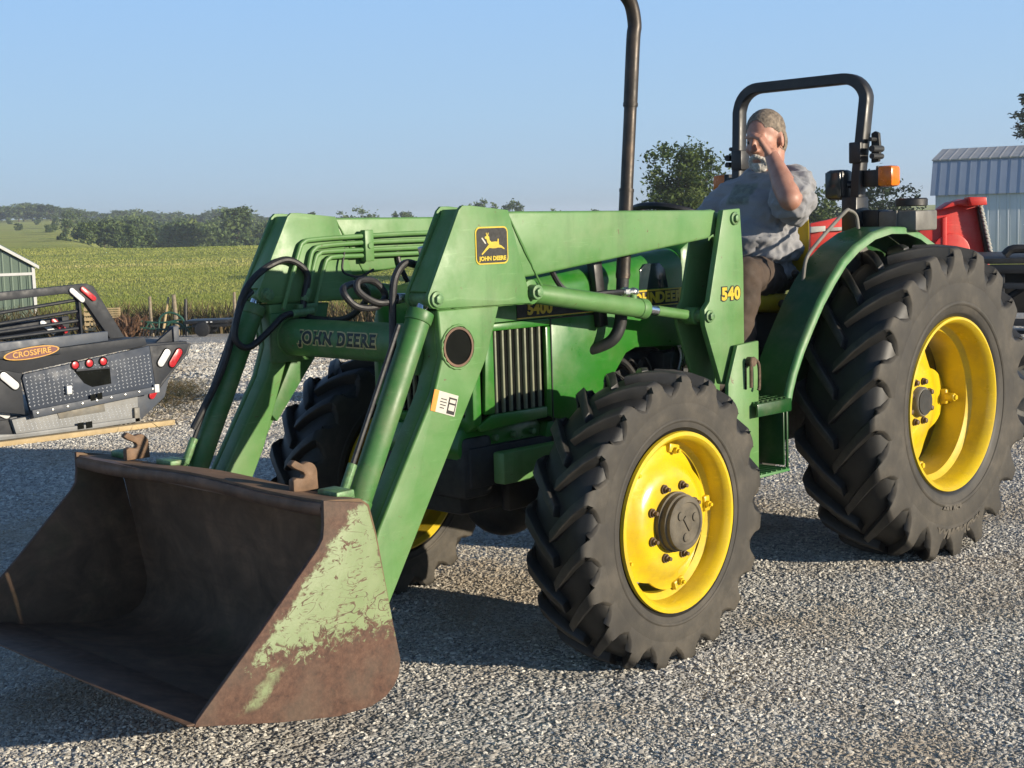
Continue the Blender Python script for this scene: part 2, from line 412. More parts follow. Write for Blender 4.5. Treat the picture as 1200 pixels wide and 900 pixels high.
# ---------------------------------------------------------------- wheels
def tyre_mesh(R, W, rim_r, n, lug_h, delta, wl):
    w = W / 2; SH = R - rim_r
    m = MB()
    half = [(.80, rim_r - .02), (.90, rim_r + .012), (.955, rim_r + .07 * SH), (.995, rim_r + .26 * SH), (1.0, rim_r + .45 * SH),
            (.965, rim_r + .60 * SH), (.90, rim_r + .72 * SH), (.80, R - lug_h * 1.45), (.55, R - lug_h * 1.12), (.25, R - lug_h), (0, R - lug_h)]
    prof = [(y * w, r) for y, r in half] + [(-y * w, r) for y, r in half[-2::-1]]
    m.lathe(prof, 80)
    # bead step ring
    for sg in (1, -1):
        m.lathe([(sg * w * .985, rim_r + .16 * SH), (sg * w * 1.012, rim_r + .18 * SH), (sg * w * 1.012, rim_r + .20 * SH), (sg * w * .99, rim_r + .22 * SH)], 80)
    for sg in (1, -1):
        for k in range(n):
            a0 = 2 * PI * (k + (.5 if sg < 0 else 0)) / n + random.uniform(-.004, .004)
            # y, r outer, r inner, half width outer, half width base
            st = [(-.05, R - .003, R - lug_h * 1.4, .75, .95), (.30, R, R - lug_h * 1.5, .80, 1.15), (.62, R - .004, R - lug_h * 1.9, .85, 1.25),
                  (.90, R - .012, R - lug_h * 2.3, .95, 1.35), (.985, R - .028, None, 1.1, 1.6), (1.012, R - .18 * SH, None, 1.3, 1.9), (1.014, R - .28 * SH, None, 1.65, 2.4), (1.012, R - .36 * SH, None, 2.3, 3.2), (1.008, R - .43 * SH, None, 3.3, 4.2), (.995, R - .52 * SH, None, 4.5, 4.8)]
            b = bmesh.new(); rows = []
            for (yy, ro, ri, ho, hb) in st:
                an = a0 - delta * (1 - min(yy, 1.0)) ** 1.1
                if ri is None:                       # shoulder: lug faces outwards
                    po, pi_ = (yy * w, ro), (yy * w * .86 if ro > R - .3 * SH else yy * w * .95, ro - (.05 if yy < 1.0 else .0))
                else: po, pi_ = (yy * w, ro), (yy * w, ri)
                pts = []
                for (yv, rv, h) in ((pi_[0], pi_[1], -hb), (po[0], po[1], -ho), (po[0], po[1], ho), (pi_[0], pi_[1], hb)):
                    aa = an + h * wl / R
                    pts.append(b.verts.new((rv * math.cos(aa), sg * yv, rv * math.sin(aa))))
                rows.append(pts)
            b.faces.new(rows[0]); b.faces.new(rows[-1][::-1])
            for A, B_ in zip(rows, rows[1:]):
                for q in range(4): b.faces.new((A[q], A[(q + 1) % 4], B_[(q + 1) % 4], B_[q]))
            bmesh.ops.recalc_face_normals(b, faces=b.faces[:])
            m.merge(b, None, .006, 2)
    return m.mesh('tyre', 42)

def rear_rim_mesh():
    f = .19
    m = MB()
    m.lathe([(f - .004, .380), (f + .008, .392), (f + .006, .4029), (f - .006, .4055), (f - .02, .398), (f - .03, .384), (f - .09, .378), (f - .11, .352),
             (-f + .11, .352), (-f + .09, .378), (-f + .01, .382), (-f - .006, .404), (-f - .01, .395), (-f, .374),
             (-f + .095, .366), (-f + .118, .340), (f - .118, .340), (f - .100, .366), (f - .035, .371)], 72, close=True)
    return m.mesh('rim', 40)
def lobed_disc(prof_mid, R0, R1, lobes, sharp, seg=96):
    """disc with lobes reaching out to the clamps; prof_mid(t)->(y) for t in 0..1 from hub to edge"""
    rows_f, rows_b = [], []
    def edge(a): return R0 + (R1 - R0) * max(max(0.0, math.cos(min(PI, abs((a - l + PI) % (2 * PI) - PI)) * .5 * 2)) ** sharp for l in lobes)
    m = MB(); b = bmesh.new(); nr = 10; F, B_ = [], []
    for k in range(seg):
        a = 2 * PI * k / seg; re = edge(a); fr, br = [], []
        for i in range(nr + 1):
            r = .04 + (re - .04) * i / nr
            y = prof_mid(r)
            fr.append(b.verts.new((r * math.cos(a), y, r * math.sin(a)))); br.append(b.verts.new((r * math.cos(a), y - .011, r * math.sin(a))))
        F.append(fr); B_.append(br)
    for k in range(seg):
        j = (k + 1) % seg
        for i in range(nr):
            b.faces.new((F[k][i], F[k][i + 1], F[j][i + 1], F[j][i])); b.faces.new((B_[k][i], B_[j][i], B_[j][i + 1], B_[k][i + 1]))
        b.faces.new((F[k][nr], B_[k][nr], B_[j][nr], F[j][nr]))
    bmesh.ops.recalc_face_normals(b, faces=b.faces[:])
    m.merge(b); return m
def interp(xs, ys): return lambda v: float(np.interp(v, xs, ys))

def front_wheel(s):
    W, R, rr = .282, .549, .3275; f = .135
    e = empty('front_wheel', (2.06, s * .768, .514), (0, 0, R_(2.0)), TR)
    fin = (lambda me: me) if s > 0 else mirror_y
    if 'ftyre' not in M: M['ftyre'] = mat_tyre('front_tyre_rubber', R, W)
    put('tyre', fin(tyre_mesh(R, W, rr, 19, .037, .27, .0255)), 'ftyre', e)
    m = MB()
    m.lathe([(f - .002, .302), (f + .008, .314), (f + .006, .3275), (f - .006, .330), (f - .02, .321), (f - .028, .309), (f - .065, .302), (f - .08, .281),
             (-f + .08, .281), (-f + .06, .302), (-f, .308), (-f - .006, .328), (-f - .01, .318), (-f + .004, .300),
             (-f + .068, .292), (-f + .086, .270), (f - .088, .270), (f - .072, .292), (f - .03, .296)], 72, close=True)
    rim = put('rim', fin(m.mesh('rim', 40)), 'yellow', e)
    lob = [R_(v) for v in (104, 48, -27, -108, 176)]
    d = lobed_disc(interp([0, .165, .188, .205, .235, .262, .30], [f - .030, f - .030, f - .036, f - .052, f - .072, f - .080, f - .082]), .222, .272, lob, 5)
    put('disc', fin(d.mesh('disc', 40)), 'yellow', e)
    for a in lob:
        m = MB(); m.box((.262, f - .078, 0), (.034, .03, .06), bev=.006); m.rod((.255, f - .06, 0), (.255, f - .048, 0), .013, seg=6); m.rod((.255, f - .05, 0), (.255, f - .038, 0), .007, seg=8)
        put('rim_clamp', fin(m.mesh('rim_clamp')), 'yellow', e, rot=(0, -a if s > 0 else -a, 0))
    m = MB()
    m.lathe([(f - .032, .0), (f - .032, .108), (f - .012, .110), (f - .010, .104), (f + .012, .104), (f + .016, .098), (f + .030, .098), (f + .036, .090), (f + .038, .078), (f + .033, .074), (f + .034, .0)], 48)
    for a in (40, 160, 280): m.rod((.05 * math.cos(R_(a)), f + .03, .05 * math.sin(R_(a))), (.05 * math.cos(R_(a)), f + .039, .05 * math.sin(R_(a))), .017, seg=12, bev=.003)
    m.box((0, f + .036, 0), (.02, .006, .06), rot=(0, .6, 0), bev=.002)
    put('hub', fin(m.mesh('hub')), 'hub', e)
    m = MB(); m.rod((0, -.012, 0), (0, .004, 0), .017, seg=12); m.rod((0, 0, 0), (0, .014, 0), .0125, seg=6, bev=.002); m.rod((0, .01, 0), (0, .026, 0), .0075, seg=8)
    bm_ = m.mesh('wheel_bolt')
    for k in range(8):
        a = R_(22.5 + 45 * k)
        put('wheel_bolt', bm_, 'bolt', e, (.136 * math.cos(a), s * (f - .026), .136 * math.sin(a)), (0, 0, 0 if s > 0 else PI))
    return e
def rear_wheel(s):
    W, R, rr = .420, .738, .4029; f = .19
    e = empty('rear_wheel', (0, s * .681, .709), (0, 0, 0), TR)
    fin = (lambda me: me) if s > 0 else mirror_y
    if 'rtyre' not in M: M['rtyre'] = mat_tyre('rear_tyre_rubber', R, W)
    put('tyre', fin(tyre_mesh(R, W, rr, 20, .043, .30, .0315)), 'rtyre', e)
    put('rim', fin(rear_rim_mesh()), 'yellow', e)
    lob = [R_(v) for v in (92, 2, -88, -178)]
    yd = f - .18
    d = lobed_disc(interp([0, .12, .16, .25, .34], [yd, yd, yd - .006, yd - .045, yd - .055]), .135, .335, lob, 3)
    put('disc', fin(d.mesh('disc', 40)), 'yellow', e)
    for a in lob:
        m = MB(); m.box((.322, yd - .045, 0), (.05, .05, .075), bev=.008); m.rod((.30, yd - .02, .0), (.30, yd + .025, .0), .021, seg=6, bev=.002); m.rod((.30, yd + .02, 0), (.30, yd + .035, 0), .012)
        put('rim_clamp', fin(m.mesh('rim_clamp')), 'yellow', e, rot=(0, -a, 0))
    m = MB(); m.lathe([(yd + .028, 0), (yd + .028, .045), (yd + .034, .052), (yd + .034, .064), (yd + .026, .070), (yd - .01, .072)], 40)
    put('hub', fin(m.mesh('hub')), 'greyplate', e)
    m = MB(); m.rod((0, -.005, 0), (0, .006, 0), .017, seg=12); m.rod((0, 0, 0), (0, .02, 0), .0125, seg=6, bev=.002)
    bm_ = m.mesh('wheel_bolt')
    for k in range(8):
        a = R_(22.5 + 45 * k)
        put('wheel_bolt', bm_, 'bolt', e, (.1 * math.cos(a), s * (yd + .004), .1 * math.sin(a)), (0, 0, 0 if s > 0 else PI))
    if s > 0:                                             # raised lettering on the sidewall
        for (tx, rc, sz, a_mid, hgt) in (('RADIAL MAX', .595, .062, -92, 1), ('R-1W  8 PLY', .475, .026, -84, 1)):
            me = text_mesh(tx, sz, .007, .003, 1.1, 1.05)
            n = len(me.vertices); co = np.empty(n * 3, dtype=np.float32); me.vertices.foreach_get('co', co); co = co.reshape(-1, 3)
            th = R_(a_mid) + co[:, 0] / rc; rr_ = rc + co[:, 1] - .0
            SH = R - rr; w = W / 2
            hp = np.array([(rr + .0 * SH, .9 * w), (rr + .07 * SH, .955 * w), (rr + .26 * SH, .995 * w), (rr + .45 * SH, w), (rr + .6 * SH, .975 * w), (rr + .72 * SH, .93 * w)])
            yb = np.interp(rr_, hp[:, 0], hp[:, 1]) + .0035
            out = np.stack([rr_ * np.cos(th), yb + co[:, 2], rr_ * np.sin(th)], 1).astype(np.float32)
            me.vertices.foreach_set('co', out.ravel()); me.update()
            put('tyre_lettering', me, 'tyre_letter', e)
    return e
for s in (1, -1): front_wheel(s); rear_wheel(s)

# ---------------------------------------------------------------- chassis
m = MB()
m.box((1.72, 0, .80), (.95, .36, .50), bev=.03); m.box((1.55, 0, 1.06), (.70, .26, .16), bev=.04)
m.box((.55, 0, .74), (1.4, .42, .44), bev=.05); m.rod((1.2, .0, .72), (1.28, 0, .72), .27, seg=28, bev=.01)
m.box((1.75, 0, .52), (.70, .30, .12), bev=.03)
m.put = None
m.build('engine_block', 'iron', TR)
m = MB()
for k in range(6):
    m.rod((1.45 + .09 * k, .17, 1.0), (1.45 + .09 * k, .225, 1.0), .018, seg=10, bev=.003)
    m.tube([(1.45 + .09 * k, .21, 1.0), (1.44 + .09 * k, .245, 1.02), (1.38 + .05 * k, .235, .92)], .0055, 6, 5)
m.rod((1.62, .17, .83), (1.62, .285, .80), .048, seg=18, bev=.006); m.rod((1.40, .17, .86), (1.40, .28, .84), .052, seg=18, bev=.006)
m.box((1.30, .235, .98), (.14, .09, .12), bev=.012); m.box((1.78, .22, .93), (.15, .08, .10), bev=.015)
m.tube([(1.78, .25, .98), (1.72, .27, 1.05), (1.60, .26, 1.02), (1.50, .25, .93)], .013, 8, 6)
m.tube([(1.28, .26, 1.05), (1.33, .285, .98), (1.30, .28, .86), (1.36, .25, .76)], .010, 8, 6)
m.tube([(1.22, .27, 1.06), (1.20, .285, .95), (1.25, .26, .84)], .008, 8, 6)
m.build('fuel_system', 'iron', TR)
m = MB()
m.ball((1.76, .255, 1.0), .022, 2)
m.build('filter_bowl', 'steel', TR); m = MB()
m.tube([(1.27, .275, 1.08), (1.262, .29, 1.02), (1.275, .285, .955)], .009, 8, 5); m.build('fuel_line', 'steel', TR); m = MB(); m.tube([(1.235, .28, 1.085), (1.228, .295, 1.03), (1.24, .28, .97)], .007, 8, 5)
m.build('fuel_line', 'steel', TR)
m = MB()
for s in (1, -1):
    m.box((1.75, s * .245, .70), (1.45, .035, .15), bev=.006)
m.box((2.42, 0, .70), (.16, .50, .24), bev=.03); m.box((2.30, 0, .60), (.30, .34, .20), bev=.04)
m.build('frame_rail', 'iron', TR)
m = MB()
m.prism([(2.50, .855), (2.52, .76), (2.44, .655), (2.20, .655), (2.10, .70), (2.06, .82), (2.10, .855)], -.235, .235, bev=.02)
m.prism([(2.12, .66), (2.06, .83), (1.96, .83), (1.96, .70)], .20, .262, bev=.008); m.prism([(2.12, .66), (2.06, .83), (1.96, .83), (1.96, .70)], -.262, -.20, bev=.008)
m.build('front_support', 'hood', TR)
m = MB()
m.box((1.93, .262, .70), (.22, .02, .17), bev=.006); m.box((2.20, .255, .60), (.20, .05, .17), bev=.012)
m.build('battery_box', 'black', TR)
for k in range(3): m = MB(); m.rod((2.33 - .10 * k, .235, .80), (2.33 - .10 * k, .256, .80), .013, seg=6, bev=.002); m.build('support_bolt', 'greenbolt', TR)
m = MB()
m.rod((2.06, -.62, .514), (2.06, .62, .514), .070, seg=20); m.ball((2.06, 0, .514), (.17, .17, .17), 3); m.rod((2.06, 0, .52), (1.30, 0, .62), .045)
for s in (1, -1):
    m.rod((2.06, s * .52, .514), (2.06, s * .72, .514), .105, .125, seg=24, bev=.01)
    m.ball((2.06, s * .56, .514), (.10, .09, .16), 2)
    m.rod((1.93, s * .55, .514), (1.93, s * .05, .53), .020); m.ball((1.93, s * .56, .514), .034, 2)
    m.rod((1.93, s * .40, .53), (1.93, s * .12, .53), .034, seg=14)
m.build('front_axle', 'iron', TR)
m = MB()
m.rod((0, -.62, .709), (0, .62, .709), .115, seg=24); m.box((0, 0, .76), (.5, .42, .5), bev=.06)
for s in (1, -1):
    m.rod((0, s * .40, .709), (0, s * .52, .709), .18, .16, seg=24, bev=.01); m.rod((0, s * .62, .709), (0, s * .73, .709), .06, seg=18)
m.build('rear_axle', 'iron', TR)
m = MB()
m.box((-.42, 0, .80), (.30, .30, .22), bev=.03)
for s in (1, -1): m.box((-.62, s * .24, .62), (.75, .05, .06), rot=(0, -.15, 0), bev=.01); m.box((-.52, s * .26, .98), (.45, .04, .05), rot=(0, .3, 0), bev=.01)
m.build('hitch', 'iron', TR)

# ---------------------------------------------------------------- hood
def hood_shell():
    b = MB()
    HW = .29
    # cross-sections along x: (x, top z, side half width, bottom z)
    xs = [2.505, 2.495, 2.46, 2.40, 2.28, 2.05, 1.80, 1.55, 1.36, 1.25]
    tz = [1.20, 1.29, 1.345, 1.372, 1.392, 1.412, 1.432, 1.452, 1.466, 1.474]
    hw = [.225, .252, .275, .288, .29, .29, .29, .29, .29, .29]
    rows = []
    for x, t, h in zip(xs, tz, hw):
        row = []
        n = 7
        bot = 1.237
        for k in range(n + 1):                                        # left corner round
            a = PI / 2 * k / n
            rr = .085
            row.append((x, h - rr + rr * math.cos(a), t - rr + rr * math.sin(a) + .0))
        row = [(x, h, bot)] + row if t - .085 > bot + .004 else [(x, h, t - .089)] + row
        row += [(x, -p[1], p[2]) for p in row[::-1]]
        rows.append(row)
    b.solid(rows, .012)
    return b
hood = hood_shell().build('hood', 'hood', TR, angle=50)
def side_panels(s):
    y0, y1 = s * .270, s * .290
    a, c = (y0, y1) if s > 0 else (y1, y0)
    m = MB()    # hood side behind the grille
    m.prism([(2.058, 1.233), (1.25, 1.233), (1.25, 1.062), (1.56, 1.078), (1.62, 1.06), (1.835, .835), (1.88, .812), (2.058, .845)], a, c, bev=.006)
    m.build('side_panel', 'hood', TR)
    m = MB()    # grille surround: four bars
    m.prism([(2.375, 1.233), (2.062, 1.233), (2.062, 1.205), (2.375, 1.205)], a, c, bev=.005)
    m.prism([(2.088, 1.2025), (2.062, 1.2025), (2.062, .85), (2.088, .86)], a, c, bev=.005)
    m.prism([(2.385, .895), (2.088, .895), (2.088, .853), (2.44, .838), (2.455, .86)], a, c, bev=.005)
    m.prism([(2.405, 1.233), (2.365, 1.233), (2.365, .897), (2.42, .897)], a, c, bev=.008)
    m.build('grille_surround', 'hood', TR)
    m = MB(); m.box((2.225, s * .262, 1.05), (.31, .008, .34)); g = m.build('side_grille', 'darkvoid', TR)
    m = MB(); m.prism([(-.008, 0), (.008, 0), (.004, s * .012), (-.004, s * .012)], -.155, .155, 'z', bev=.002)
    me = m.mesh('slat')
    for k in range(7): put('slat', me, 'grille', g, (2.112 + .039 * k, s * .268, 1.05))
for s in (1, -1): side_panels(s)
m = MB()  # nose frame
m.prism([(-.285, 1.22), (-.285, .86), (-.25, .835), (.25, .835), (.285, .86), (.285, 1.22), (.235, 1.22), (.235, .89), (-.235, .89), (-.235, 1.22)], 2.43, 2.475, 'x', bev=.01)
m.prism([(-.252, 1.25), (-.252, 1.195), (.252, 1.195), (.252, 1.25)], 2.44, 2.48, 'x', bev=.01)
m.build('nose_frame', 'hood', TR)
m = MB(); m.box((2.435, 0, 1.04), (.01, .47, .30)); g = m.build('front_grille', 'darkvoid', TR)
m = MB(); m.box((0, 0, 0), (.014, .010, .29), bev=.002); me = m.mesh('slat')
for k in range(13): put('slat', me, 'grille', g, (2.447, -.216 + .036 * k, 1.04))
for s in (1, -1):
    m = MB(); m.box((2.452, s * .125, 1.135), (.03, .17, .075), bev=.008); m.build('headlight', 'whitelens', TR)
# seams, stripe, dark screen
for s in (1, -1):
    m = MB(); m.box((1.742, s * .2905, 1.274), (1.00, .003, .060)); st = m.build('hood_stripe', 'decal_black', TR)
    m = MB(); m.box((1.742, s * .2915, 1.3065), (1.00, .003, .006)); m.box((1.742, s * .2915, 1.2425), (1.00, .003, .004)); m.box((1.262, s * .2925, 1.274), (.035, .003, .062)); m.build('stripe_edge', 'decal_yellow', st)
    for tx, x in (('JOHN', 1.505), ('DEERE', 1.325), ('5400', 2.12)):
        me = text_mesh(tx, .060, .002, .0028, 1.08, 1.06)
        me.transform(plane_frame((x if s > 0 else 2.83 - x if tx != '5400' else x, s * .2935, 1.274), (-s, 0, 0), (0, 0, 1)))
        put('stripe_lettering', me, 'decal_yellow', st)
    m = MB(); m.box((2.058, s * .2895, 1.03), (.005, .002, .40)); m.box((1.66, s * .2895, 1.232), (.82, .002, .005)); m.build('panel_seam', 'black', TR)
    m = MB(); m.prism([(1.535, 1.312), (1.525, 1.395), (1.49, 1.418), (1.40, 1.418), (1.365, 1.39), (1.345, 1.312)], *sorted((s * .284, s * .2925)), bev=.003); m.build('side_screen', 'glass', TR)
# cowl and dash
m = MB()
m.prism([(1.248, 1.474), (1.248, .98), (1.06, .98), (1.02, 1.20), (1.07, 1.50), (1.16, 1.525)], -.285, .285, bev=.03)
m.build('dash_cowl', 'hood', TR)
m = MB(); m.prism([(1.10, 1.53), (1.02, 1.46), (.99, 1.25), (1.0, .95), (1.06, .95), (1.07, 1.5)], -.20, .20, bev=.01); m.rod((1.03, 0, 1.42), (.945, 0, 1.60), .028)
m.build('steering_column', 'black', TR)
m = MB()
q = Euler((0, R_(-20), 0)).to_matrix(); c0 = Vector((.93, 0, 1.590))
m.tube([c0 + q @ Vector((.20 * math.cos(a), .20 * math.sin(a), 0)) for a in np.linspace(0, 2 * PI, 24, endpoint=False)], .016, 8, 2, closed=True)
for a in (90, 210, 330): m.rod(c0, c0 + q @ Vector((.195 * math.cos(R_(a)), .195 * math.sin(R_(a)), 0)), .011)
m.rod(c0 - q @ Vector((0, 0, .02)), c0 + q @ Vector((0, 0, .02)), .04)
m.build('steering_wheel', 'black', TR)

# ---------------------------------------------------------------- exhaust
m = MB(); m.tube([(1.83, .27, 1.085), (1.805, .31, 1.10), (1.772, .352, 1.13), (1.745, .368, 1.185), (1.735, .37, 1.27), (1.722, .37, 1.40)], lambda t: .019 + .006 * min(1, t * 2.2), 16, 6)
m.build('exhaust_elbow', 'iron', TR, angle=45)
m = MB()
m.tube([(1.724, .37, 1.37), (1.690, .37, 1.72)], .0285, 18, 1)
m.tube([(1.692, .37, 1.70), (1.655, .37, 2.06)], .0255, 18, 1)
m.tube([(1.658, .37, 2.04), (1.632, .37, 2.30), (1.622, .37, 2.36), (1.640, .37, 2.435), (1.685, .37, 2.48), (1.73, .37, 2.515), (1.755, .37, 2.55)], .0280, 18, 6)
for (x, z) in ((1.7225, 1.385), (1.6905, 1.715), (1.6565, 2.05)): m.tube([(x + .0005, .37, z - .006), (x - .0008, .37, z + .006)], .0298, 18, 1)
m.build('exhaust_pipe', 'exhaust', TR, angle=45)
m = MB(); m.box((1.80, .30, 1.33), (.05, .04, .30), rot=(0, .12, 0), bev=.006); m.box((1.76, .34, 1.31), (.06, .05, .03), bev=.004)
m.build('exhaust_bracket', 'black', TR)

# ---------------------------------------------------------------- loader
def arc(c, r, a0, a1, n=6): return [(c[0] + r * math.cos(R_(a0 + (a1 - a0) * k / n)), c[1] + r * math.sin(R_(a0 + (a1 - a0) * k / n))) for k in range(n + 1)]
def loader_side(s):
    Y = lambda a, b: tuple(sorted((s * a, s * b)))
    near = s > 0
    pm = 'loader' if near else 'loader'
    # boom
    m = MB()
    m.prism([(1.325, 1.628), (2.60, 1.643), (2.60, 1.40), (2.381, 1.412), (1.383, 1.514), (1.325, 1.535)], *Y(.438, .531), bev=.010, seg=3)
    # leg: box between the plates, slightly narrower at the foot
    m.prism([(2.852, 1.32), (2.838, 1.16), (2.880, 1.045), (3.140, .625), (3.262, .335), (3.225, .290), (3.150, .300), (3.105, .377), (2.633, 1.142), (2.565, 1.32)], *Y(.505, .535), bev=.008, seg=3)
    m.prism([(2.850, 1.32), (2.836, 1.16), (2.878, 1.045), (3.138, .625), (3.250, .335), (3.160, .300), (3.125, .365), (2.905, .775), (2.765, 1.140), (2.70, 1.32)], *Y(.434, .506), bev=.008, seg=3)
    arm = m.build('loader_arm', pm, TR)
    plate = [(2.752, 1.650), (2.735, 1.664), (2.70, 1.664), (2.522, 1.646)] + arc((2.392, 1.355), .046, 20, -60, 6) + [(2.425, 1.318), (2.860, 1.327)] + arc((2.868, 1.360), .035, -70, 25, 6)
    for a, b in ((.531, .547), (.426, .438)):
        m = MB(); m.prism(plate, *Y(a, b), bev=.004); m.build('knee_plate', pm, arm)
    m = MB()   # front closing strip between the knee plates
    m.strip([]) if False else None
    p0, p1 = Vector((2.735, 0, 1.655)), Vector((2.893, 0, 1.385)); d = (p1 - p0)
    ang = math.atan2(d.x, -d.z)
    m.box(((p0.x + p1.x) / 2 - .006, s * .4845, (p0.z + p1.z) / 2 - .004), (.012, .085, d.length), rot=(0, -ang, 0), bev=.003)
    m.build('knee_strip', pm, arm)
    # weld beads
    def bead(pts, nm='weld_bead'):
        q_ = []
        for a_, b_ in zip(pts, pts[1:]):
            a_, b_ = Vector(a_), Vector(b_); n_ = max(2, int((b_ - a_).length / .018))
            q_ += [a_.lerp(b_, k / n_) + Vector((random.uniform(-.0012, .0012), 0, random.uniform(-.0012, .0012))) for k in range(n_)]
        q_.append(Vector(pts[-1])); mm = MB(); mm.tube(q_, lambda t: .0042 + .0012 * math.sin(t * 97) , 6, 1); mm.build(nm, pm, arm)
    bead([(2.520, s * .533, 1.645), (2.352, s * .533, 1.375)]); bead([(2.42, s * .534, 1.318), (2.86, s * .536, 1.326)])
    bead([(2.522, s * .436, 1.645), (2.352, s * .436, 1.375)]); bead([(2.42, s * .433, 1.318), (2.86, s * .433, 1.326)])
    bead([(2.768 + .074 * math.cos(a_), s * .537, 1.191 + .074 * math.sin(a_)) for a_ in np.linspace(0, 2 * PI, 20)])
    bead([(2.768 + .073 * math.cos(a_), s * .404, 1.191 + .073 * math.sin(a_)) for a_ in np.linspace(0, 2 * PI, 20)])
    # pins
    for (x, z, r) in ((2.868, 1.358, .018), (2.394, 1.355, .018), (1.262, 1.592, .018), (1.437, 1.205, .017)):
        yy = .547 if x > 2 else .572
        m = MB(); m.rod((x, s * .42, z), (x, s * (yy + .010), z), r * 1.5, seg=18, bev=.003); m.rod((x, s * (yy + .008), z), (x, s * (yy + .022), z), r * .95, seg=6, bev=.003); m.rod((x, s * .428, z), (x, s * .400, z), r * 1.2, seg=16, bev=.003)
        m.build('pivot_pin', 'greenbolt', arm)
    # tube end rim
    m = MB(); prof = [(s * .531, .068), (s * .541, .068), (s * .541, .060), (s * .445, .060)]
    m.lathe(prof, 36, (2.768, 0, 1.191)); m.build('tube_collar', 'rust_edge', arm)
    m = MB(); m.rod((2.768, s * .5352, 1.191), (2.768, s * .536, 1.191), .060, seg=36); m.build('tube_hole_shade', 'darkvoid', arm)  # flat black disc paints the shade inside the open tube
    # parking stand folded behind the leg
    m = MB(); m.prism([(2.555, 1.31), (2.625, 1.31), (2.735, 1.12), (2.86, .90), (2.83, .865), (2.60, 1.14)], *Y(.448, .497), bev=.004)
    m.build('parking_stand', 'loader_dark', arm)
    m = MB(); m.box((2.955, s * .527, .700), (.035, .006, .15), rot=(0, R_(-20), 0), bev=.002)
    for k in range(3): m.rod((2.94 + .017 * k, s * .529, .745 - .045 * k), (2.94 + .017 * k, s * .533, .745 - .045 * k), .009, seg=10)
    m.build('stand_link', 'steel', arm)
    # lift cylinder
    A, B_ = Vector((2.392, s * .487, 1.355)), Vector((1.437, s * .487, 1.205))
    u = (B_ - A).normalized()
    m = MB(); m.rod(A + u * .0, A + u * .655, .037, seg=22, bev=.004); m.rod(A + u * .625, A + u * .668, .0405, seg=22, bev=.004); m.rod(A - Vector((0, .035, 0)), A + Vector((0, .035, 0)), .045, seg=20, bev=.004)
    m.rod(A + u * .60 + Vector((0, 0, .03)), A + u * .60 + Vector((0, 0, .065)), .014, seg=12)
    lc = m.build('lift_cylinder', pm, TR)
    m = MB(); m.rod(A + u * .66, A + u * .74, .020, seg=16); m.build('piston_rod', 'chrome', lc)
    m = MB(); m.rod(A + u * .738, B_ - u * .02, .021, seg=16); m.rod(B_ - Vector((0, .03, 0)), B_ + Vector((0, .03, 0)), .036, seg=18, bev=.004); m.build('rod_eye', pm, lc)
    m = MB(); p = A + u * .60 + Vector((0, 0, .06)); m.rod(p + Vector((-.02, 0, 0)), p + Vector((.065, 0, .004)), .013, seg=10); m.ball(p, .018, 2); m.rod(p + Vector((.035, 0, .003)), p + Vector((.06, 0, .004)), .018, seg=6); m.build('hose_fitting', 'steel', lc)
    m = MB(); m.tube([p + Vector((.06, 0, .004)), p + Vector((.16, 0, .004)), p + Vector((.26, -.02 * s, .002)), p + Vector((.34, -.05 * s, .03)), p + Vector((.40, -.06 * s, .12)), p + Vector((.415, -.05 * s, .20))], .011, 8, 6); m.build('hydraulic_hose', 'hose', lc)
    # bucket cylinder in front of the leg
    A, B_ = Vector((2.862, s * .485, 1.358)), Vector((3.188, s * .485, .700)); u = (B_ - A).normalized()
    m = MB(); m.rod(A + u * .055, B_ - u * .0, .042, seg=24, bev=.004); m.rod(A + u * .045, A + u * .085, .0465, seg=24, bev=.004); m.rod(B_ - u * .03, B_ + u * .012, .045, seg=20, bev=.004)
    m.rod(B_ + u * .05 - Vector((0, .03, 0)), B_ + u * .05 + Vector((0, .03, 0)), .04, seg=18, bev=.004)
    bc = m.build('bucket_cylinder', 'loader_dark' if near else 'loader_dark', TR)
    m = MB(); m.rod(A, A + u * .06, .022, seg=16); m.build('piston_rod', 'chrome', bc)
    n = Vector((-u.z, 0, u.x)); n = n if n.x > 0 else -n
    off = n * .062 - Vector((0, s * .012, 0))
    m = MB(); m.tube([A + u * .12 + off, A + u * .5 + off, B_ - u * .06 + off], .0085, 8, 1); m.build('oil_line', 'hose', bc)
    m = MB(); m.rod(B_ - u * .13 + off, B_ - u * .03 + off, .016, seg=10, bev=.002); m.ball(B_ - u * .02 + n * .045, .024, 2); m.rod(B_ - u * .02 + n * .03, B_ - u * .02 + off, .013); m.build('hose_fitting', 'greenbolt', bc)
    # post
    m = MB()
    post = [(1.332, 1.627), (1.220, 1.632), (1.200, 1.40), (1.200, 1.085), (1.215, .90), (1.358, .923), (1.462, 1.170)] + [(1.464, 1.232), (1.430, 1.262)]
    m.prism(post, *Y(.545, .572), bev=.004); m.prism(post, *Y(.415, .430), bev=.004)
    m.prism([(1.225, 1.52), (1.203, 1.50), (1.203, 1.0), (1.225, 1.0)], *Y(.430, .545), bev=.002)
    post_o = m.build('loader_post', pm, TR)
    m = MB()
    m.prism([(1.292, 1.078), (1.146, 1.085), (1.152, .52), (1.255, .48), (1.50, .56), (1.50, .64), (1.356, .70), (1.356, .925)], *Y(.585, .605), bev=.004)
    m.prism([(1.292, 1.078), (1.146, 1.085), (1.152, .52), (1.255, .48), (1.50, .56), (1.50, .64), (1.356, .70), (1.356, .925)], *Y(.385, .405), bev=.004)
    m.box((1.30, s * .40, .62), (.16, .40, .14), bev=.01); m.box((1.85, s * .33, .70), (1.1, .06, .12), bev=.01)
    br = m.build('mount_bracket', pm, TR)
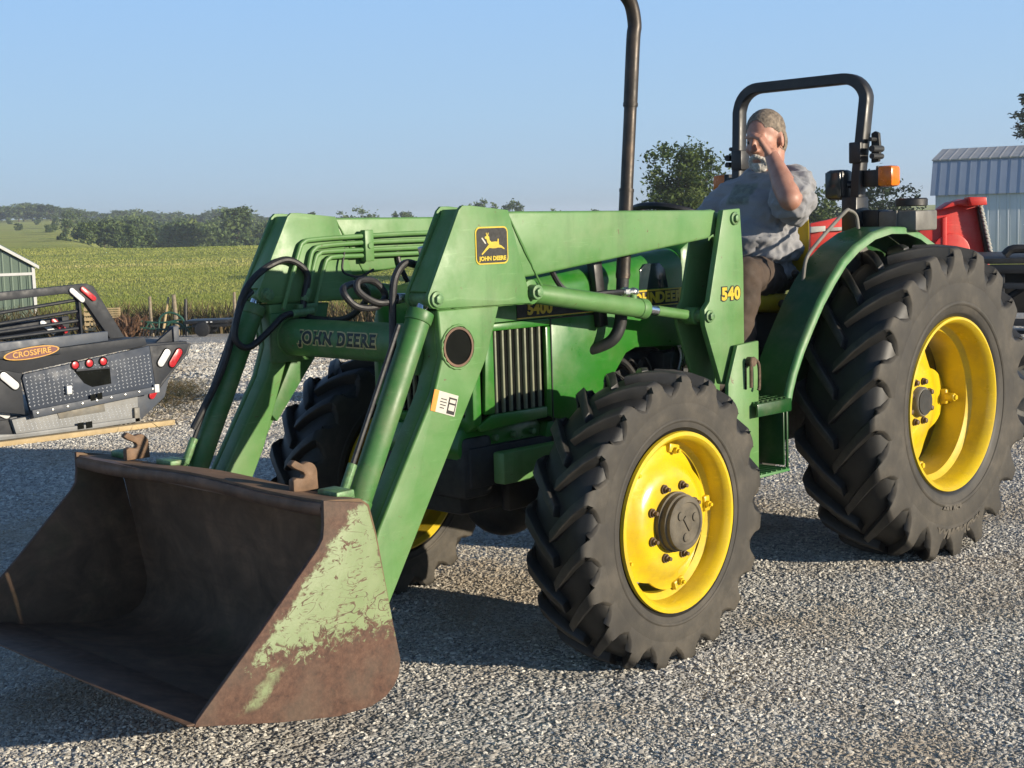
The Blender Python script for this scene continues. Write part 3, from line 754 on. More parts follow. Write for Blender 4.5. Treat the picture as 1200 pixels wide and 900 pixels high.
    m = MB(); m.rod((1.222, s * .60, 1.005), (1.222, s * .635, 1.005), .020, seg=14); m.tube([(1.222, s * .625, 1.005), (1.242, s * .635, 1.02), (1.244, s * .635, .985), (1.240, s * .632, .90)], .007, 8, 5); m.tube([(1.214, s * .625, 1.02), (1.186, s * .632, .99), (1.184, s * .632, .90), (1.19, s * .632, .885)], .007, 8, 5)
    m.build('locking_pin', 'bolt', br)
    if near:
        m = MB(); m.box((1.240, .606, .945), (.012, .003, .11), bev=.001); m.build('slot', 'darkvoid', br)
    # model number on the post
    for k, (dep, bold, mt) in enumerate(((.002, .0075, 'decal_black'), (.0035, .0035, 'decal_yellow'))):
        me = text_mesh('540', .068, dep, bold, 1.12, 1.12); me.transform(plane_frame((1.292, s * .5735, 1.286), (-s, 0, 0.0), (0, 0, 1))); put('post_lettering', me, mt, post_o)
    return arm
arm_l = loader_side(1); arm_r = loader_side(-1)
# emblem and warning sticker on the near arm
def emblem(parent):
    c = (2.607, .5475, 1.527); fr = plane_frame(c, (-1, 0, 0), (0, 0, 1))
    def flat(pts, y0, y1): 
        m = MB(); m.prism(pts, -y1, -y0); me = m.mesh('emblem'); me.transform(Matrix.Rotation(0, 4, 'X')); return me
    def shape(pts, d0, d1, mat, nm):
        b = bmesh.new(); v0 = [b.verts.new((x, y, d0)) for x, y in pts]; v1 = [b.verts.new((x, y, d1)) for x, y in pts]; n = len(pts)
        b.faces.new(v1); b.faces.new(v0[::-1])
        for i in range(n): b.faces.new((v0[i], v0[(i + 1) % n], v1[(i + 1) % n], v1[i]))
        bmesh.ops.recalc_face_normals(b, faces=b.faces[:]); bmesh.ops.triangulate(b, faces=[f for f in b.faces if len(f.verts) > 4])
        me = bpy.data.meshes.new(nm); b.to_mesh(me); b.free(); me.transform(fr); return put(nm, me, mat, parent)
    def rrect(w, h, r, bulge=.0): 
        out = []
        for cx, cy, a in ((w - r, h - r, 0), (-w + r, h - r, 90), (-w + r, -h + r, 180), (w - r, -h + r, 270)):
            out += arc((cx, cy), r, a, a + 90, 5)
        return out
    shape(rrect(.077, .064, .020), 0, .0020, 'decal_yellow', 'emblem_border')
    shape(rrect(.072, .059, .017), 0, .0032, 'decal_black', 'emblem_field')
    deer = [(-.052, -.028), (-.030, -.008), (-.016, .004), (-.023, .010), (-.027, .022), (-.034, .024), (-.035, .030), (-.026, .033), (-.029, .043), (-.026, .044), (-.0235, .035), (-.019, .044), (-.016, .043), (-.019, .033), (-.014, .030), (-.012, .018),
            (-.004, .012), (.014, .013), (.024, .012), (.026, .022), (.031, .022), (.031, .010), (.032, .002), (.044, -.002), (.058, -.012), (.056, -.015), (.042, -.009), (.026, -.008), (.016, -.010), (.002, -.010), (-.014, -.008), (-.030, -.018), (-.048, -.031)]
    shape(deer, 0, .0042, 'decal_yellow', 'emblem_deer')
    shape([(-.051, .026), (-.046, .028), (-.030, .010), (-.030, .006), (-.035, .007)], 0, .0042, 'decal_white', 'emblem_foreleg')
    me = text_mesh('JOHN DEERE', .0195, .002, .0010, 1.13); me.transform(fr @ Matrix.Translation((0, -.0445, .0040))); put('emblem_lettering', me, 'decal_yellow', parent)
emblem(arm_l)
def sticker(parent):
    c = Vector((2.838, .5353, 1.008)); right = Vector((-.92, 0, -.30)); fr = plane_frame(c, right, (0, 0, 1))
    for (x, y, w, h, d, mt) in ((0, 0, .112, .072, .0016, 'decal_white'), (-.045, 0, .022, .072, .0024, 'decal_orange'), (.034, -.004, .036, .056, .0024, 'decal_black'), (.034, -.010, .026, .020, .0030, 'decal_white'), (.034, .012, .026, .012, .0030, 'decal_white'), (-.006, .012, .026, .003, .0024, 'decal_black'), (-.006, .002, .030, .003, .0024, 'decal_black'), (-.006, -.008, .026, .003, .0024, 'decal_black'), (-.008, -.018, .020, .003, .0024, 'decal_black')):
        m = MB(); m.box((x, y, d / 2), (w, h, d)); me = m.mesh('warning_sticker'); me.transform(fr); put('warning_sticker', me, mt, parent)
sticker(arm_l)
# cross tube with lettering
m = MB(); m.rod((2.768, -.432, 1.191), (2.768, .432, 1.191), .071, seg=36); m.box((2.768, -.420, 1.191), (.19, .026, .19), bev=.008); m.box((2.768, .420, 1.191), (.19, .026, .19), bev=.008)
ct = m.build('cross_tube', 'loader_dark', TR)
for (bold, dep, mt) in ((.0075, .003, 'letter_tan'), (.0025, .0048, 'letter_dark')):
    me = text_mesh('JOHN DEERE', .064, dep, bold, 1.16, 1.08)
    n = len(me.vertices); co = np.empty(n * 3, dtype=np.float32); me.vertices.foreach_get('co', co); co = co.reshape(-1, 3)
    th = co[:, 1] / .071 + R_(6); r = .0712 + co[:, 2]
    out = np.stack([2.768 + r * np.cos(th), co[:, 0] - .045, 1.191 + r * np.sin(th)], 1).astype(np.float32)
    me.vertices.foreach_set('co', out.ravel()); me.update(); put('tube_lettering', me, mt, ct)
m = MB(); m.rod((1.30, -.40, .62), (1.30, .40, .62), .06, seg=20); m.build('mount_cross_member', 'iron', TR)
# hydraulic lines and hoses
L = [[(1.60, 1.560), (2.033, 1.571), (2.40, 1.567), (2.64, 1.560), (2.695, 1.550), (2.722, 1.510), (2.806, 1.296)],
     [(1.60, 1.538), (2.034, 1.542), (2.40, 1.541), (2.60, 1.534), (2.645, 1.522), (2.668, 1.485), (2.708, 1.320)],
     [(1.60, 1.512), (2.041, 1.512), (2.40, 1.512), (2.585, 1.512), (2.625, 1.503), (2.648, 1.470), (2.715, 1.270)],
     [(1.60, 1.490), (2.07, 1.489), (2.40, 1.489), (2.545, 1.490), (2.58, 1.482), (2.602, 1.450), (2.668, 1.265)]]
for s in (-1, 1):
    for k, pts in enumerate(L):
        m = MB(); m.tube([(x, s * .408, z) for x, z in pts], .0095, 10, 4); m.build('hydraulic_line', 'loader', TR)
    m = MB(); m.box((2.385, s * .405, 1.528), (.045, .032, .125), bev=.004); m.rod((2.385, s * .40, 1.528), (2.385, s * .383, 1.528), .012, seg=6)
    c = m.build('line_clamp', 'loader', TR)
    m = MB(); m.tube([(2.50, s * .405, 1.52), (2.52, s * .40, 1.44), (2.49, s * .395, 1.415), (2.43, s * .395, 1.408), (2.37, s * .39, 1.432)], .005, 6, 5); m.build('cable_tie', 'hose', c)
    m = MB(); m.tube([(2.725, s * .40, 1.255), (2.707, s * .40, 1.352), (2.690, s * .40, 1.42), (2.725, s * .402, 1.466), (2.795, s * .405, 1.487), (2.899, s * .41, 1.446), (2.976, s * .415, 1.367), (3.02, s * .43, 1.226), (3.075, s * .45, 1.073), (3.19, s * .47, .88)], .0135, 10, 6)
    if s < 0: m.build('hydraulic_hose', 'hose', TR)
    else: m.bm.free()
    m = MB(); m.tube([(2.70, s * .375, 1.285), (2.764, s * .375, 1.282), (2.828, s * .375, 1.275), (2.893, s * .385, 1.222), (2.977, s * .395, 1.168), (3.026, s * .405, 1.195), (3.020, s * .41, 1.26), (2.978, s * .42, 1.34), (2.93, s * .43, 1.375)], .0125, 10, 6)
    if s < 0: m.build('hydraulic_hose', 'hose', TR)
    else: m.bm.free()
    m = MB()
    m.rod((2.690, s * .40, 1.372), (2.712, s * .40, 1.325), .017, seg=10, bev=.002); m.rod((2.69, s * .375, 1.285), (2.79, s * .375, 1.281), .017, seg=10, bev=.002); m.box((2.70, s * .405, 1.30), (.09, .03, .03), bev=.004)
    m.build('hose_fitting', 'greenbolt', TR)
m = MB(); m.tube([(2.785, .405, 1.505), (2.81, .402, 1.470), (2.87, .40, 1.477), (2.915, .40, 1.435), (2.932, .40, 1.36), (2.945, .405, 1.20), (2.985, .415, 1.065), (3.075, .43, .86)], .0135, 10, 6); m.build('hydraulic_hose', 'hose', TR)
m = MB(); m.tube([(2.90, .40, 1.355), (2.98, .38, 1.350), (3.05, .37, 1.39), (3.04, .36, 1.425), (2.97, .355, 1.42), (2.93, .36, 1.37), (2.98, .365, 1.335), (3.06, .36, 1.345), (3.085, .33, 1.40), (2.95, .25, 1.41), (2.80, .10, 1.35), (2.74, -.10, 1.27), (2.73, -.30, 1.26), (2.71, -.395, 1.27)], .012, 10, 6); m.build('hydraulic_hose', 'hose', TR)
m = MB(); m.rod((2.915, .40, 1.362), (2.835, .40, 1.358), .017, seg=10, bev=.002); m.rod((2.855, .40, 1.358), (2.825, .40, 1.357), .021, seg=6); m.rod((2.795, .402, 1.53), (2.785, .402, 1.495), .017, seg=10, bev=.002); m.build('hose_fitting', 'steel', TR)

# ---------------------------------------------------------------- bucket
BW = .75
back = [(3.508, .800), (3.380, .785), (3.352, .765), (3.330, .676), (3.275, .36), (3.262, .285), (3.272, .230), (3.300, .190), (3.345, .166), (3.40, .160), (3.50, .166), (3.74, .212), (3.975, .262)]
bk = empty('bucket', (3.4, 0, .2), parent=TR)
def bput(mb, name, mat, angle=35):
    me = mb.mesh(name, angle); me.transform(Matrix.Translation((-3.4, 0, -.2)))
    o = put(name, me, mat, bk); return o
def sag(y): return .0 + .010 * math.cos(y * 5.1) - .008 * math.cos(y * 2.2 + .6)
ys = np.linspace(-BW + .006, BW - .006, 17)
m = MB(); m.solid([[(x, y, z + (sag(y) if z > .7 else 0)) for y in ys] for x, z in back], -.012)
bput(m, 'bucket_shell', 'rust')
m = MB()
rows = []
for (dx, dz) in ((0, 0), (.028, -.003), (.033, -.015), (.030, -.038), (.014, -.045), (-.002, -.037)):
    rows.append([(3.490 + dx, y, .806 + dz + sag(y)) for y in ys])
rows.append(rows[0])
m.strip(rows); m.box((3.505, 0, .782), (.028, 1.46, .03))
bput(m, 'top_rail', 'rust_edge', 60)
side = [(3.520, .812), (3.372, .782), (3.358, .768)] + [(3.332, .676), (3.253, .268), (3.262, .222), (3.282, .192), (3.318, .166), (3.376, .150), (3.50, .153), (3.70, .190), (3.990, .257), (3.982, .270), (3.760, .470), (3.548, .672), (3.528, .700), (3.522, .740)]
for s in (1, -1):
    m = MB(); m.prism(side, *sorted((s * (BW - .008), s * (BW + .008))), bev=.003)
    me = m.mesh('side_plate'); me.materials.append(M['bucket']); me.materials.append(M['rust'])
    for p in me.polygons:
        if p.normal.y * s < -.5: p.material_index = 1
    me.transform(Matrix.Translation((-3.4, 0, -.2)))
    put('side_plate', me, None, bk)
m = MB(); m.prism([(3.80, .2185), (4.01, .2625), (4.012, .269), (3.80, .234)], -BW - .004, BW + .004, bev=.002); bput(m, 'cutting_edge', 'rust_edge')
for y in (-.523, .493):
    m = MB()
    pts = [(3.445, .792), (3.350, .792), (3.352, .830)] + arc((3.388, .846), .036, 180, 60, 6) + [(3.435, .894), (3.452, .880), (3.437, .868), (3.405, .852), (3.398, .842), (3.405, .832), (3.432, .838), (3.445, .832)]
    m.prism(pts, y - .014, y + .014, bev=.004); bput(m, 'tow_hook', 'hook')
for y in (-.75 + .10, -.33, .62):
    m = MB(); m.box((3.37, y, .795), (.07, .10, .025), bev=.006); bput(m, 'weld_pad', 'greenbolt')
for s in (1, -1):
    for y in (.435, .535):
        m = MB(); m.prism([(3.300, .70), (3.318, .66), (3.262, .36), (3.250, .27), (3.20, .27), (3.18, .32), (3.20, .40), (3.26, .70)], *sorted((s * (y - .008), s * (y + .008))), bev=.003); bput(m, 'pivot_ear', 'loader')
# the paint mask of the side plates is laid out in tractor coordinates: shift it to the bucket origin
nt = M['bucket'].node_tree
mp = nt.nodes.new('ShaderNodeMapping'); mp.inputs['Location'].default_value = (3.4, 0, .2)
tcn = [n for n in nt.nodes if n.type == 'TEX_COORD'][0]
for l in [l for l in nt.links if l.from_node == tcn]:
    to = l.to_socket; nt.links.remove(l); nt.links.new(mp.outputs[0], to)
nt.links.new(tcn.outputs['Object'], mp.inputs[0])

# ---------------------------------------------------------------- fenders, steps, floor
FE = [(.972, .782), (.952, .85), (.919, .925), (.862, 1.02), (.788, 1.118), (.71, 1.215), (.62, 1.305), (.52, 1.390), (.413, 1.450), (.27, 1.503), (.122, 1.526), (-.02, 1.522), (-.148, 1.492), (-.309, 1.425), (-.42, 1.35)]
for s in (1, -1):
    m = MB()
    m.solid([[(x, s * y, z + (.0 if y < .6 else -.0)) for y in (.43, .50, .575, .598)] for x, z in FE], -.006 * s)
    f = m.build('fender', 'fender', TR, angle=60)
    m = MB()
    rows = []
    cx, cz = 0.05, .74
    for x, z in FE:
        d = Vector((x - cx, 0, z - cz)).normalized(); t = Vector((x, 0, z))
        rows.append([tuple(t + d * o + Vector((0, s * y, 0))) for o, y in ((.004, .597), (.004, .613), (-.003, .621), (-.028, .621), (-.030, .612), (-.004, .606), (.004, .597))])
    m.strip(rows); m.build('fender_lip', 'lip', f, angle=50)
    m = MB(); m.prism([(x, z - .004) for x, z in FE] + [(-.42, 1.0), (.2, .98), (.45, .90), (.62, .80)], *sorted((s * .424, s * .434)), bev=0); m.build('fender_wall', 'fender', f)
    m = MB(); m.prism([(.02, 1.20), (.02, 1.40), (.10, 1.47), (.25, 1.46), (.40, 1.38), (.46, 1.25), (.40, 1.2)], *sorted((s * .438, s * .455)), bev=.004); m.rod((.14, s * .45, 1.40), (.14, s * .475, 1.40), .022, seg=12, bev=.003)
    m.build('wall_bracket', 'greyplate', f)
    # grab rail
    m = MB(); m.tube([(.62, s * .47, 1.30), (.60, s * .475, 1.40), (.52, s * .48, 1.47), (.30, s * .48, 1.60), (.25, s * .48, 1.61), (.205, s * .485, 1.585), (.195, s * .49, 1.525)], .0085, 10, 6); m.build('grab_rail', 'greyplate', TR)
    # step
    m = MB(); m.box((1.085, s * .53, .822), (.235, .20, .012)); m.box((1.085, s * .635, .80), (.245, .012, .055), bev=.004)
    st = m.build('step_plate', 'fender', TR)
    m = MB()
    for k in range(5): m.box((1.085, s * (.45 + .04 * k), .831), (.23, .006, .006))
    for k in range(7): m.box((.985 + .033 * k, s * .53, .8305), (.005, .19, .005))
    m.build('step_tread', 'fender', st)
    m = MB(); m.box((.978, s * .625, .66), (.012, .010, .27), bev=.003); m.box((.990, s * .555, .665), (.010, .13, .25), bev=.003); m.prism([(.995, .79), (.985, .53), (1.02, .53), (1.10, .72), (1.16, .79)], *sorted((s * .455, s * .465)), bev=.003); m.box((1.195, s * .50, .66), (.012, .10, .28), bev=.003)
    m.build('step_side', 'fender', st)
    m = MB(); m.box((1.08, s * .555, .520), (.225, .155, .012), bev=.003)
    for k in range(6): m.box((.99 + .036 * k, s * .555, .529), (.006, .15, .006))
    m.build('lower_step', 'lip', st)
m = MB(); m.box((.70, 0, .825), (.75, .84, .02), bev=.004); m.prism([(.34, .83), (.34, 1.17), (-.30, 1.17), (-.30, .83)], -.42, .42, bev=.01); m.build('operator_floor', 'black', TR)
m = MB()
for s in (1, -1):
    m.rod((1.04, s * .22, .95), (.90, s * .27, .90), .012); m.box((.89, s * .28, .905), (.05, .08, .015), rot=(0, .5, 0), bev=.003)
m.build('pedal', 'iron', TR)
m = MB()
for (x, y, z, x2, y2, z2) in ((.45, .33, 1.17, .50, .35, 1.33), (.55, .34, .83, .62, .36, 1.20), (.38, -.33, 1.17, .45, -.34, 1.34)):
    m.rod((x, y, z), (x2, y2, z2), .008, seg=8); m.ball((x2, y2, z2), .02, 2)
m.build('control_lever', 'black', TR)
# seat
m = MB(); m.box((.45, 0, 1.190), (.50, .54, .09), rot=(0, R_(-5), 0), bev=.035); seat = m.build('seat', 'seat', TR, angle=60)
m = MB()
sec = []
rows = []
for t in np.linspace(0, 1, 9):
    zc = 1.24 + .40 * t; xc = .215 - .085 * t; hw = .250 - .04 * t ** 3
    rows.append([(xc + .012 - .035 * abs(math.cos(a)) * 0 + .034 * math.sin(a) + (.05 * (abs(math.cos(a)) ** 3)), hw * math.cos(a), zc) for a in np.linspace(0, 2 * PI, 25)])
m.strip(rows); b = bmesh.new(); b.faces.new([b.verts.new(p) for p in rows[-1][:-1]]); b.faces.new([b.verts.new(p) for p in rows[0][:-1]]); m.merge(b)
m.build('seat_back', 'seat', seat, angle=60)
m = MB(); m.box((.44, 0, 1.165), (.34, .32, .05), bev=.01); m.box((.16, 0, 1.42), (.03, .30, .36), rot=(0, R_(-12), 0), bev=.01); m.build('seat_frame', 'black', seat)
m = MB(); m.rod((.33, .235, 1.215), (.33, .262, 1.215), .02, seg=16, bev=.004); m.rod((.20, .225, 1.27), (.17, .25, 1.33), .016, seg=10); m.build('seat_knob', 'hook', seat)

# ---------------------------------------------------------------- roll bar, lights, tool box
def sq_tube(m, pts, w, d, bev=.008):
    """square tube in a y-z plane leaning along x"""
    pts = [Vector(p) for p in pts]; b = bmesh.new(); rings = []
    for i, p in enumerate(pts):
        t = (pts[min(i + 1, len(pts) - 1)] - pts[max(i - 1, 0)]).normalized()
        n = Vector((1, 0, 0)).cross(t).normalized(); x = t.cross(n).normalized()
        rings.append([b.verts.new(p + n * a * w / 2 + x * c * d / 2) for a, c in ((-1, -.8), (-.8, -1), (.8, -1), (1, -.8), (1, .8), (.8, 1), (-.8, 1), (-1, .8))])
    for A, B_ in zip(rings, rings[1:]):
        for k in range(8): b.faces.new((A[k], A[(k + 1) % 8], B_[(k + 1) % 8], B_[k]))
    b.faces.new(rings[0]); b.faces.new(rings[-1][::-1])
    m.merge(b)
RX = -.06
pts = [(RX + .05, .325, 1.10), (RX + .01, .345, 1.80), (RX - .025, .362, 2.13)]
for k in range(1, 9):
    a = R_(90 * k / 8); pts.append((RX - .03, .362 - .125 * (1 - math.cos(a)), 2.13 + .115 * math.sin(a)))
pts2 = [(x, -y - .02, z + .0) for x, y, z in pts[::-1]]
m = MB(); sq_tube(m, pts + pts2, .052, .064); rb = m.build('roll_bar', 'black', TR, angle=50)
for s in (1, -1):
    m = MB(); m.box((RX + .03, s * .333 - (.01 if s < 0 else 0), 1.50), (.11, .085, .35), bev=.008); m.box((RX + .012, s * .343 - (.01 if s < 0 else 0), 1.885), (.075, .066, .10), bev=.006)
    m.box((RX + .05, s * .33, 1.22), (.14, .10, .30), bev=.01); m.build('roll_bar_base', 'black', TR)
    m = MB(); m.prism([(s * .385, 1.835), (s * .385, 1.975), (s * .405, 1.985), (s * .425, 1.975), (s * .432, 1.90), (s * .425, 1.84)], RX - .05, RX - .03, 'x', bev=.003); m.rod((RX - .06, s * .41, 1.945), (RX + .02, s * .41, 1.945), .010, seg=8); m.rod((RX - .06, s * .425, 1.90), (RX + .03, s * .425, 1.90), .016, seg=10); m.rod((RX - .06, s * .425, 1.865), (RX + .03, s * .425, 1.865), .014, seg=10)
    m.build('hinge_bracket', 'iron', rb)
    m = MB(); m.prism([(s * .37, 1.72), (s * .445, 1.72), (s * .445, 1.80), (s * .37, 1.80)], RX - .06, RX + .02, 'x', bev=.008); m.rod((RX - .02, s * .34, 1.74), (RX - .02, s * .39, 1.74), .02); lb = m.build('light_bracket', 'black', TR)
    m = MB(); m.box((RX - .02, s * .487, 1.768), (.085, .082, .098), bev=.016); m.box((RX - .02, s * .487, 1.768), (.089, .060, .075), bev=.010); m.build('flasher_lens', 'amber', lb)
    m = MB(); m.box((RX - .02, s * .447, 1.768), (.080, .012, .100), bev=.003); m.build('flasher_body', 'black', lb)
    m = MB(); m.box((RX + .03, s * .245, 1.735), (.10, .105, .145), bev=.022); m.rod((RX + .03, s * .29, 1.735), (RX + .0, s * .34, 1.735), .018, seg=10); wl_ = m.build('work_light', 'black', TR)
    m = MB(); m.box((RX + .083, s * .245, 1.735), (.008, .085, .12), bev=.003); m.build('light_glass', 'glass', wl_)
m = MB(); m.box((RX - .04, .40, 1.565), (.14, .12, .090), bev=.008); m.build('control_box', 'black', TR)
m = MB(); m.box((RX - .06, .565, 1.555), (.20, .20, .095), bev=.010); m.box((RX + .045, .565, 1.555), (.012, .010, .10), bev=.002); tb = m.build('tool_box', 'greyplate', TR)
m = MB(); m.lathe([(0, 0), (0, .070), (.004, .075), (.032, .075), (.038, .068), (.038, 0)], 28); me = m.mesh('cap'); me.transform(Matrix.Rotation(PI / 2, 4, 'X')); put('box_cap', me, 'black', tb, (RX - .03, .60, 1.622))

# ================================================================== DRIVER
def blob(prims, voxel, it=6, fac=.5):
    """union of tapered limbs and ellipsoids -> one continuous surface"""
    m = MB()
    for p in prims:
        if len(p) == 4 and not hasattr(p[2], '__len__'):
            a, b_, r0, r1 = p; m.rod(a, b_, r0, r1, 16); m.ball(a, r0, 3); m.ball(b_, r1, 3)
        else: m.ball(p[0], p[1], 3, p[2] if len(p) > 2 else (0, 0, 0))
    me = bpy.data.meshes.new('tmp'); m.bm.to_mesh(me); m.bm.free()
    o = bpy.data.objects.new('tmp', me); COL.objects.link(o)
    md = o.modifiers.new('r', 'REMESH'); md.mode = 'VOXEL'; md.voxel_size = voxel
    sm = o.modifiers.new('s', 'SMOOTH'); sm.factor = fac; sm.iterations = it
    dg = bpy.context.evaluated_depsgraph_get(); dg.update()
    out = bpy.data.meshes.new_from_object(o.evaluated_get(dg)); bpy.data.objects.remove(o); bpy.data.meshes.remove(me)
    out.polygons.foreach_set('use_smooth', [True] * len(out.polygons)); out.update()
    return out
def wrinkle(me, amp, fx, seed=0, mask=None, ridge=False):
    n = len(me.vertices); co = np.empty(n * 3, dtype=np.float32); me.vertices.foreach_get('co', co); co = co.reshape(-1, 3)
    no = np.empty(n * 3, dtype=np.float32); me.vertices.foreach_get('normal', no); no = no.reshape(-1, 3)
    for i in range(n):
        p = co[i]; q = Vector((p[0] * fx[0] + seed, p[1] * fx[1], p[2] * fx[2]))
        d = mnoise.noise(q) + .5 * mnoise.noise(q * 2.1)
        if ridge: d = .5 - 2.2 * abs(mnoise.noise(q)) - .6 * abs(mnoise.noise(q * 1.9))
        k = 1.0 if mask is None else mask(p)
        co[i] = p + no[i] * amp * d * k
    me.vertices.foreach_set('co', co.ravel()); me.update(); return me

def mat_skin():
    t = NT('weathered_skin')
    c = t.ramp(t.noise(18, 6, .6), [(.3, (.33, .155, .105)), (.7, (.44, .235, .17))])
    c = t.mix(t.ramp(t.noise(60, 4), [(.55, 0), (.75, .35)]), c, (.30, .12, .085))
    t.bump(t.noise(140, 4), .15, .001)
    t.set(c, .5); t.p.inputs['Subsurface Weight'].default_value = .12; t.p.inputs['Subsurface Radius'].default_value = (.02, .008, .005); t.p.inputs['Subsurface Scale'].default_value = .5
    return t.m
M['skin'] = mat_skin()
M['hair'] = simple('grey_short_hair', (.17, .135, .10), .75, var=.65, scale=60, bump=.5)
M['beard'] = simple('grey_beard_hair', (.46, .44, .40), .75, var=.5, scale=90, bump=.6)
M['trousers'] = simple('brown_work_trousers', (.060, .041, .029), .85, var=.25, scale=12, bump=.2, dirt=(.16, .12, .08), dirt_amt=.3)
M['boot'] = simple('boot_leather', (.04, .03, .022), .6)
M['eye'] = simple('eye_dark', (.02, .015, .012), .2)
def mat_shirt():
    t = NT('heather_grey_cotton')
    c = t.ramp(t.noise(7, 6, .6), [(.3, (.225, .225, .235)), (.7, (.27, .27, .28))])
    c = t.mix(t.ramp(t.noise(240, 3), [(.4, 0), (.7, .25)]), c, (.15, .15, .165))
    x, y, z = t.xyz()
    a = t.math('MULTIPLY', t.smooth(t.math('ABSOLUTE', t.math('SUBTRACT', y, -.005)), .076, .056), t.smooth(t.math('ABSOLUTE', t.math('SUBTRACT', z, .452)), .056, .040))
    a = t.math('MULTIPLY', a, t.smooth(x, .06, .08))
    g = t.ramp(t.noise(38, 3, .5), [(.44, (.050, .085, .045)), (.56, (.13, .17, .11))])
    col = t.mix(t.math('MULTIPLY', a, .6), c, g)
    t.bump(t.noise(300, 3), .2, .0006)
    t.set(col, .9); t.p.inputs['Sheen Weight'].default_value = .15
    return t.m
M['shirt'] = mat_shirt()

person = empty('person', (.38, .06, 1.25))
tag(person, 'grey-haired man in grey t-shirt and brown trousers on the tractor, shading his eyes', 'person')
def pput(name, me, mat, parent=person):
    me.transform(Matrix.Translation((-.38, -.06, -1.25))) if parent is person else None
    return put(name, me, mat, parent)
HC = Vector((.352, .085, 1.955)); HR = Euler((R_(3), R_(9), R_(6))).to_matrix(); HS = 1.08
def H(x, y, z): return tuple(HC + HR @ Vector((x * HS, y * HS, z * HS)))
def hr(*r): return tuple(v * HS for v in r)
he = Euler((R_(3), R_(9), R_(6)))
# left (raised) arm
SH, EL, WR, KN = (.37, .275, 1.75), (.620, .405, 1.668), (.497, .225, 1.868), (.515, .178, 1.955)
prims = [
    (H(-.012, 0, .035), hr(.097, .077, .090), he), (H(.030, 0, -.020), hr(.070, .064, .100), he), (H(.045, 0, -.090), hr(.052, .054, .040), he),
    (H(.060, .036, -.028), hr(.030, .030, .026), he), (H(.060, -.036, -.028), hr(.030, .030, .026), he), (H(.084, 0, .026), hr(.020, .050, .013), he),
    (H(.098, 0, .012), H(.122, 0, -.030), .010, .016), (H(.108, .013, -.034), hr(.014, .011, .010), he), (H(.108, -.013, -.034), hr(.014, .011, .010), he),
    (H(.094, 0, -.072), hr(.016, .026, .008), he), (H(.092, 0, -.083), hr(.015, .024, .008), he),
    (H(-.004, .079, -.010), hr(.022, .009, .034), (he.x, he.y, he.z + .25)), (H(-.004, -.079, -.010), hr(.022, .009, .034), (he.x, he.y, he.z - .25)),
    (H(-.028, 0, -.06), (.335, .080, 1.80), .070, .078), (H(.02, 0, -.105), hr(.05, .052, .035), he), ((.335, .08, 1.80), (.36, .07, 1.70), .085, .10),
    # chest core that carries the arms under the shirt
    ((.36, .24, 1.725), (.40, -.09, 1.68), .055, .050), ((.36, .07, 1.66), (.38, .06, 1.32), .10, .12),
    (SH, EL, .060, .052), (EL, tuple(Vector(EL).lerp(Vector(WR), .30)), .052, .056), (tuple(Vector(EL).lerp(Vector(WR), .30)), WR, .056, .033),
    # right arm to the wheel
    ((.41, -.10, 1.68), (.55, -.24, 1.44), .056, .050), ((.55, -.24, 1.44), (.80, -.20, 1.555), .050, .032),
    ((.80, -.20, 1.555), (.85, -.20, 1.585), .034, .036), ((.86, -.19, 1.595), (.895, -.20, 1.572), .011, .010), ((.865, -.21, 1.595), (.895, -.225, 1.572), .011, .010), ((.86, -.23, 1.59), (.885, -.245, 1.567), .010, .009), ((.85, -.245, 1.585), (.875, -.26, 1.562), .009, .008), ((.83, -.185, 1.575), (.86, -.16, 1.555), .011, .010),
]
body = blob(prims, .0075, 4)
bo = pput('body', body, 'skin')
# the raised hand, its wrist sunk in the forearm: palm, four fingers, thumb
w, kn = Vector(WR), Vector(KN)
pu = (kn - w).normalized()
ax = Vector((.95, .25, .05)); ax = (ax - pu * ax.dot(pu)).normalized()          # across the knuckles
hp = [(tuple(w - pu * .04), tuple(w + pu * .012), .031, .030)]
base = []
for k, o in enumerate((-.033, -.011, .011, .032)):
    b_ = kn + ax * o + pu * (-.004 * abs(k - 1)); base.append(b_)
    hp.append((tuple(w + ax * o * .6 + pu * .01), tuple(b_), .018, .0115))
fd = Vector((.02, -.90, .22)).normalized()
for k, (b_, ln) in enumerate(zip(base, (.072, .080, .074, .058))):
    d0 = (pu * .45 + fd).normalized(); d1 = (fd + Vector((-.12, 0, -.05 * k))).normalized(); d2 = (fd + Vector((-.35, 0, -.30))).normalized()
    p1 = b_ + d0 * ln * .45; p2 = p1 + d1 * ln * .33; p3 = p2 + d2 * ln * .27
    hp += [(tuple(b_), tuple(p1), .0104, .0096), (tuple(p1), tuple(p2), .0094, .0086), (tuple(p2), tuple(p3), .0086, .0074)]
t0 = w + pu * .03 - ax * .030; t1 = t0 + Vector((-.010, -.035, .022)); t2 = t1 + Vector((-.004, -.030, .012))
hp += [(tuple(w + pu * .02 - ax * .012), tuple(t0), .018, .016), (tuple(t0), tuple(t1), .0145, .0125), (tuple(t1), tuple(t2), .0120, .0095)]
hand = blob(hp, .0034, 2, .4); hand.transform(Matrix.Translation((-.38, -.06, -1.25))); put('hand', hand, 'skin', bo)
# eyes, hair, beard
m = MB()
for sg in (1, -1): m.ball(H(.081, .032 * sg, .002), .0105, 2)
me = m.mesh('eye'); me.transform(Matrix.Translation((-.38, -.06, -1.25))); put('eye', me, 'eye', bo)
hm = blob([(H(-.018, 0, .042), hr(.100, .082, .092), he), (H(-.045, 0, -.01), hr(.068, .078, .085), he), (H(-.045, 0, -.055), hr(.055, .060, .05), he)], .0042, 4)
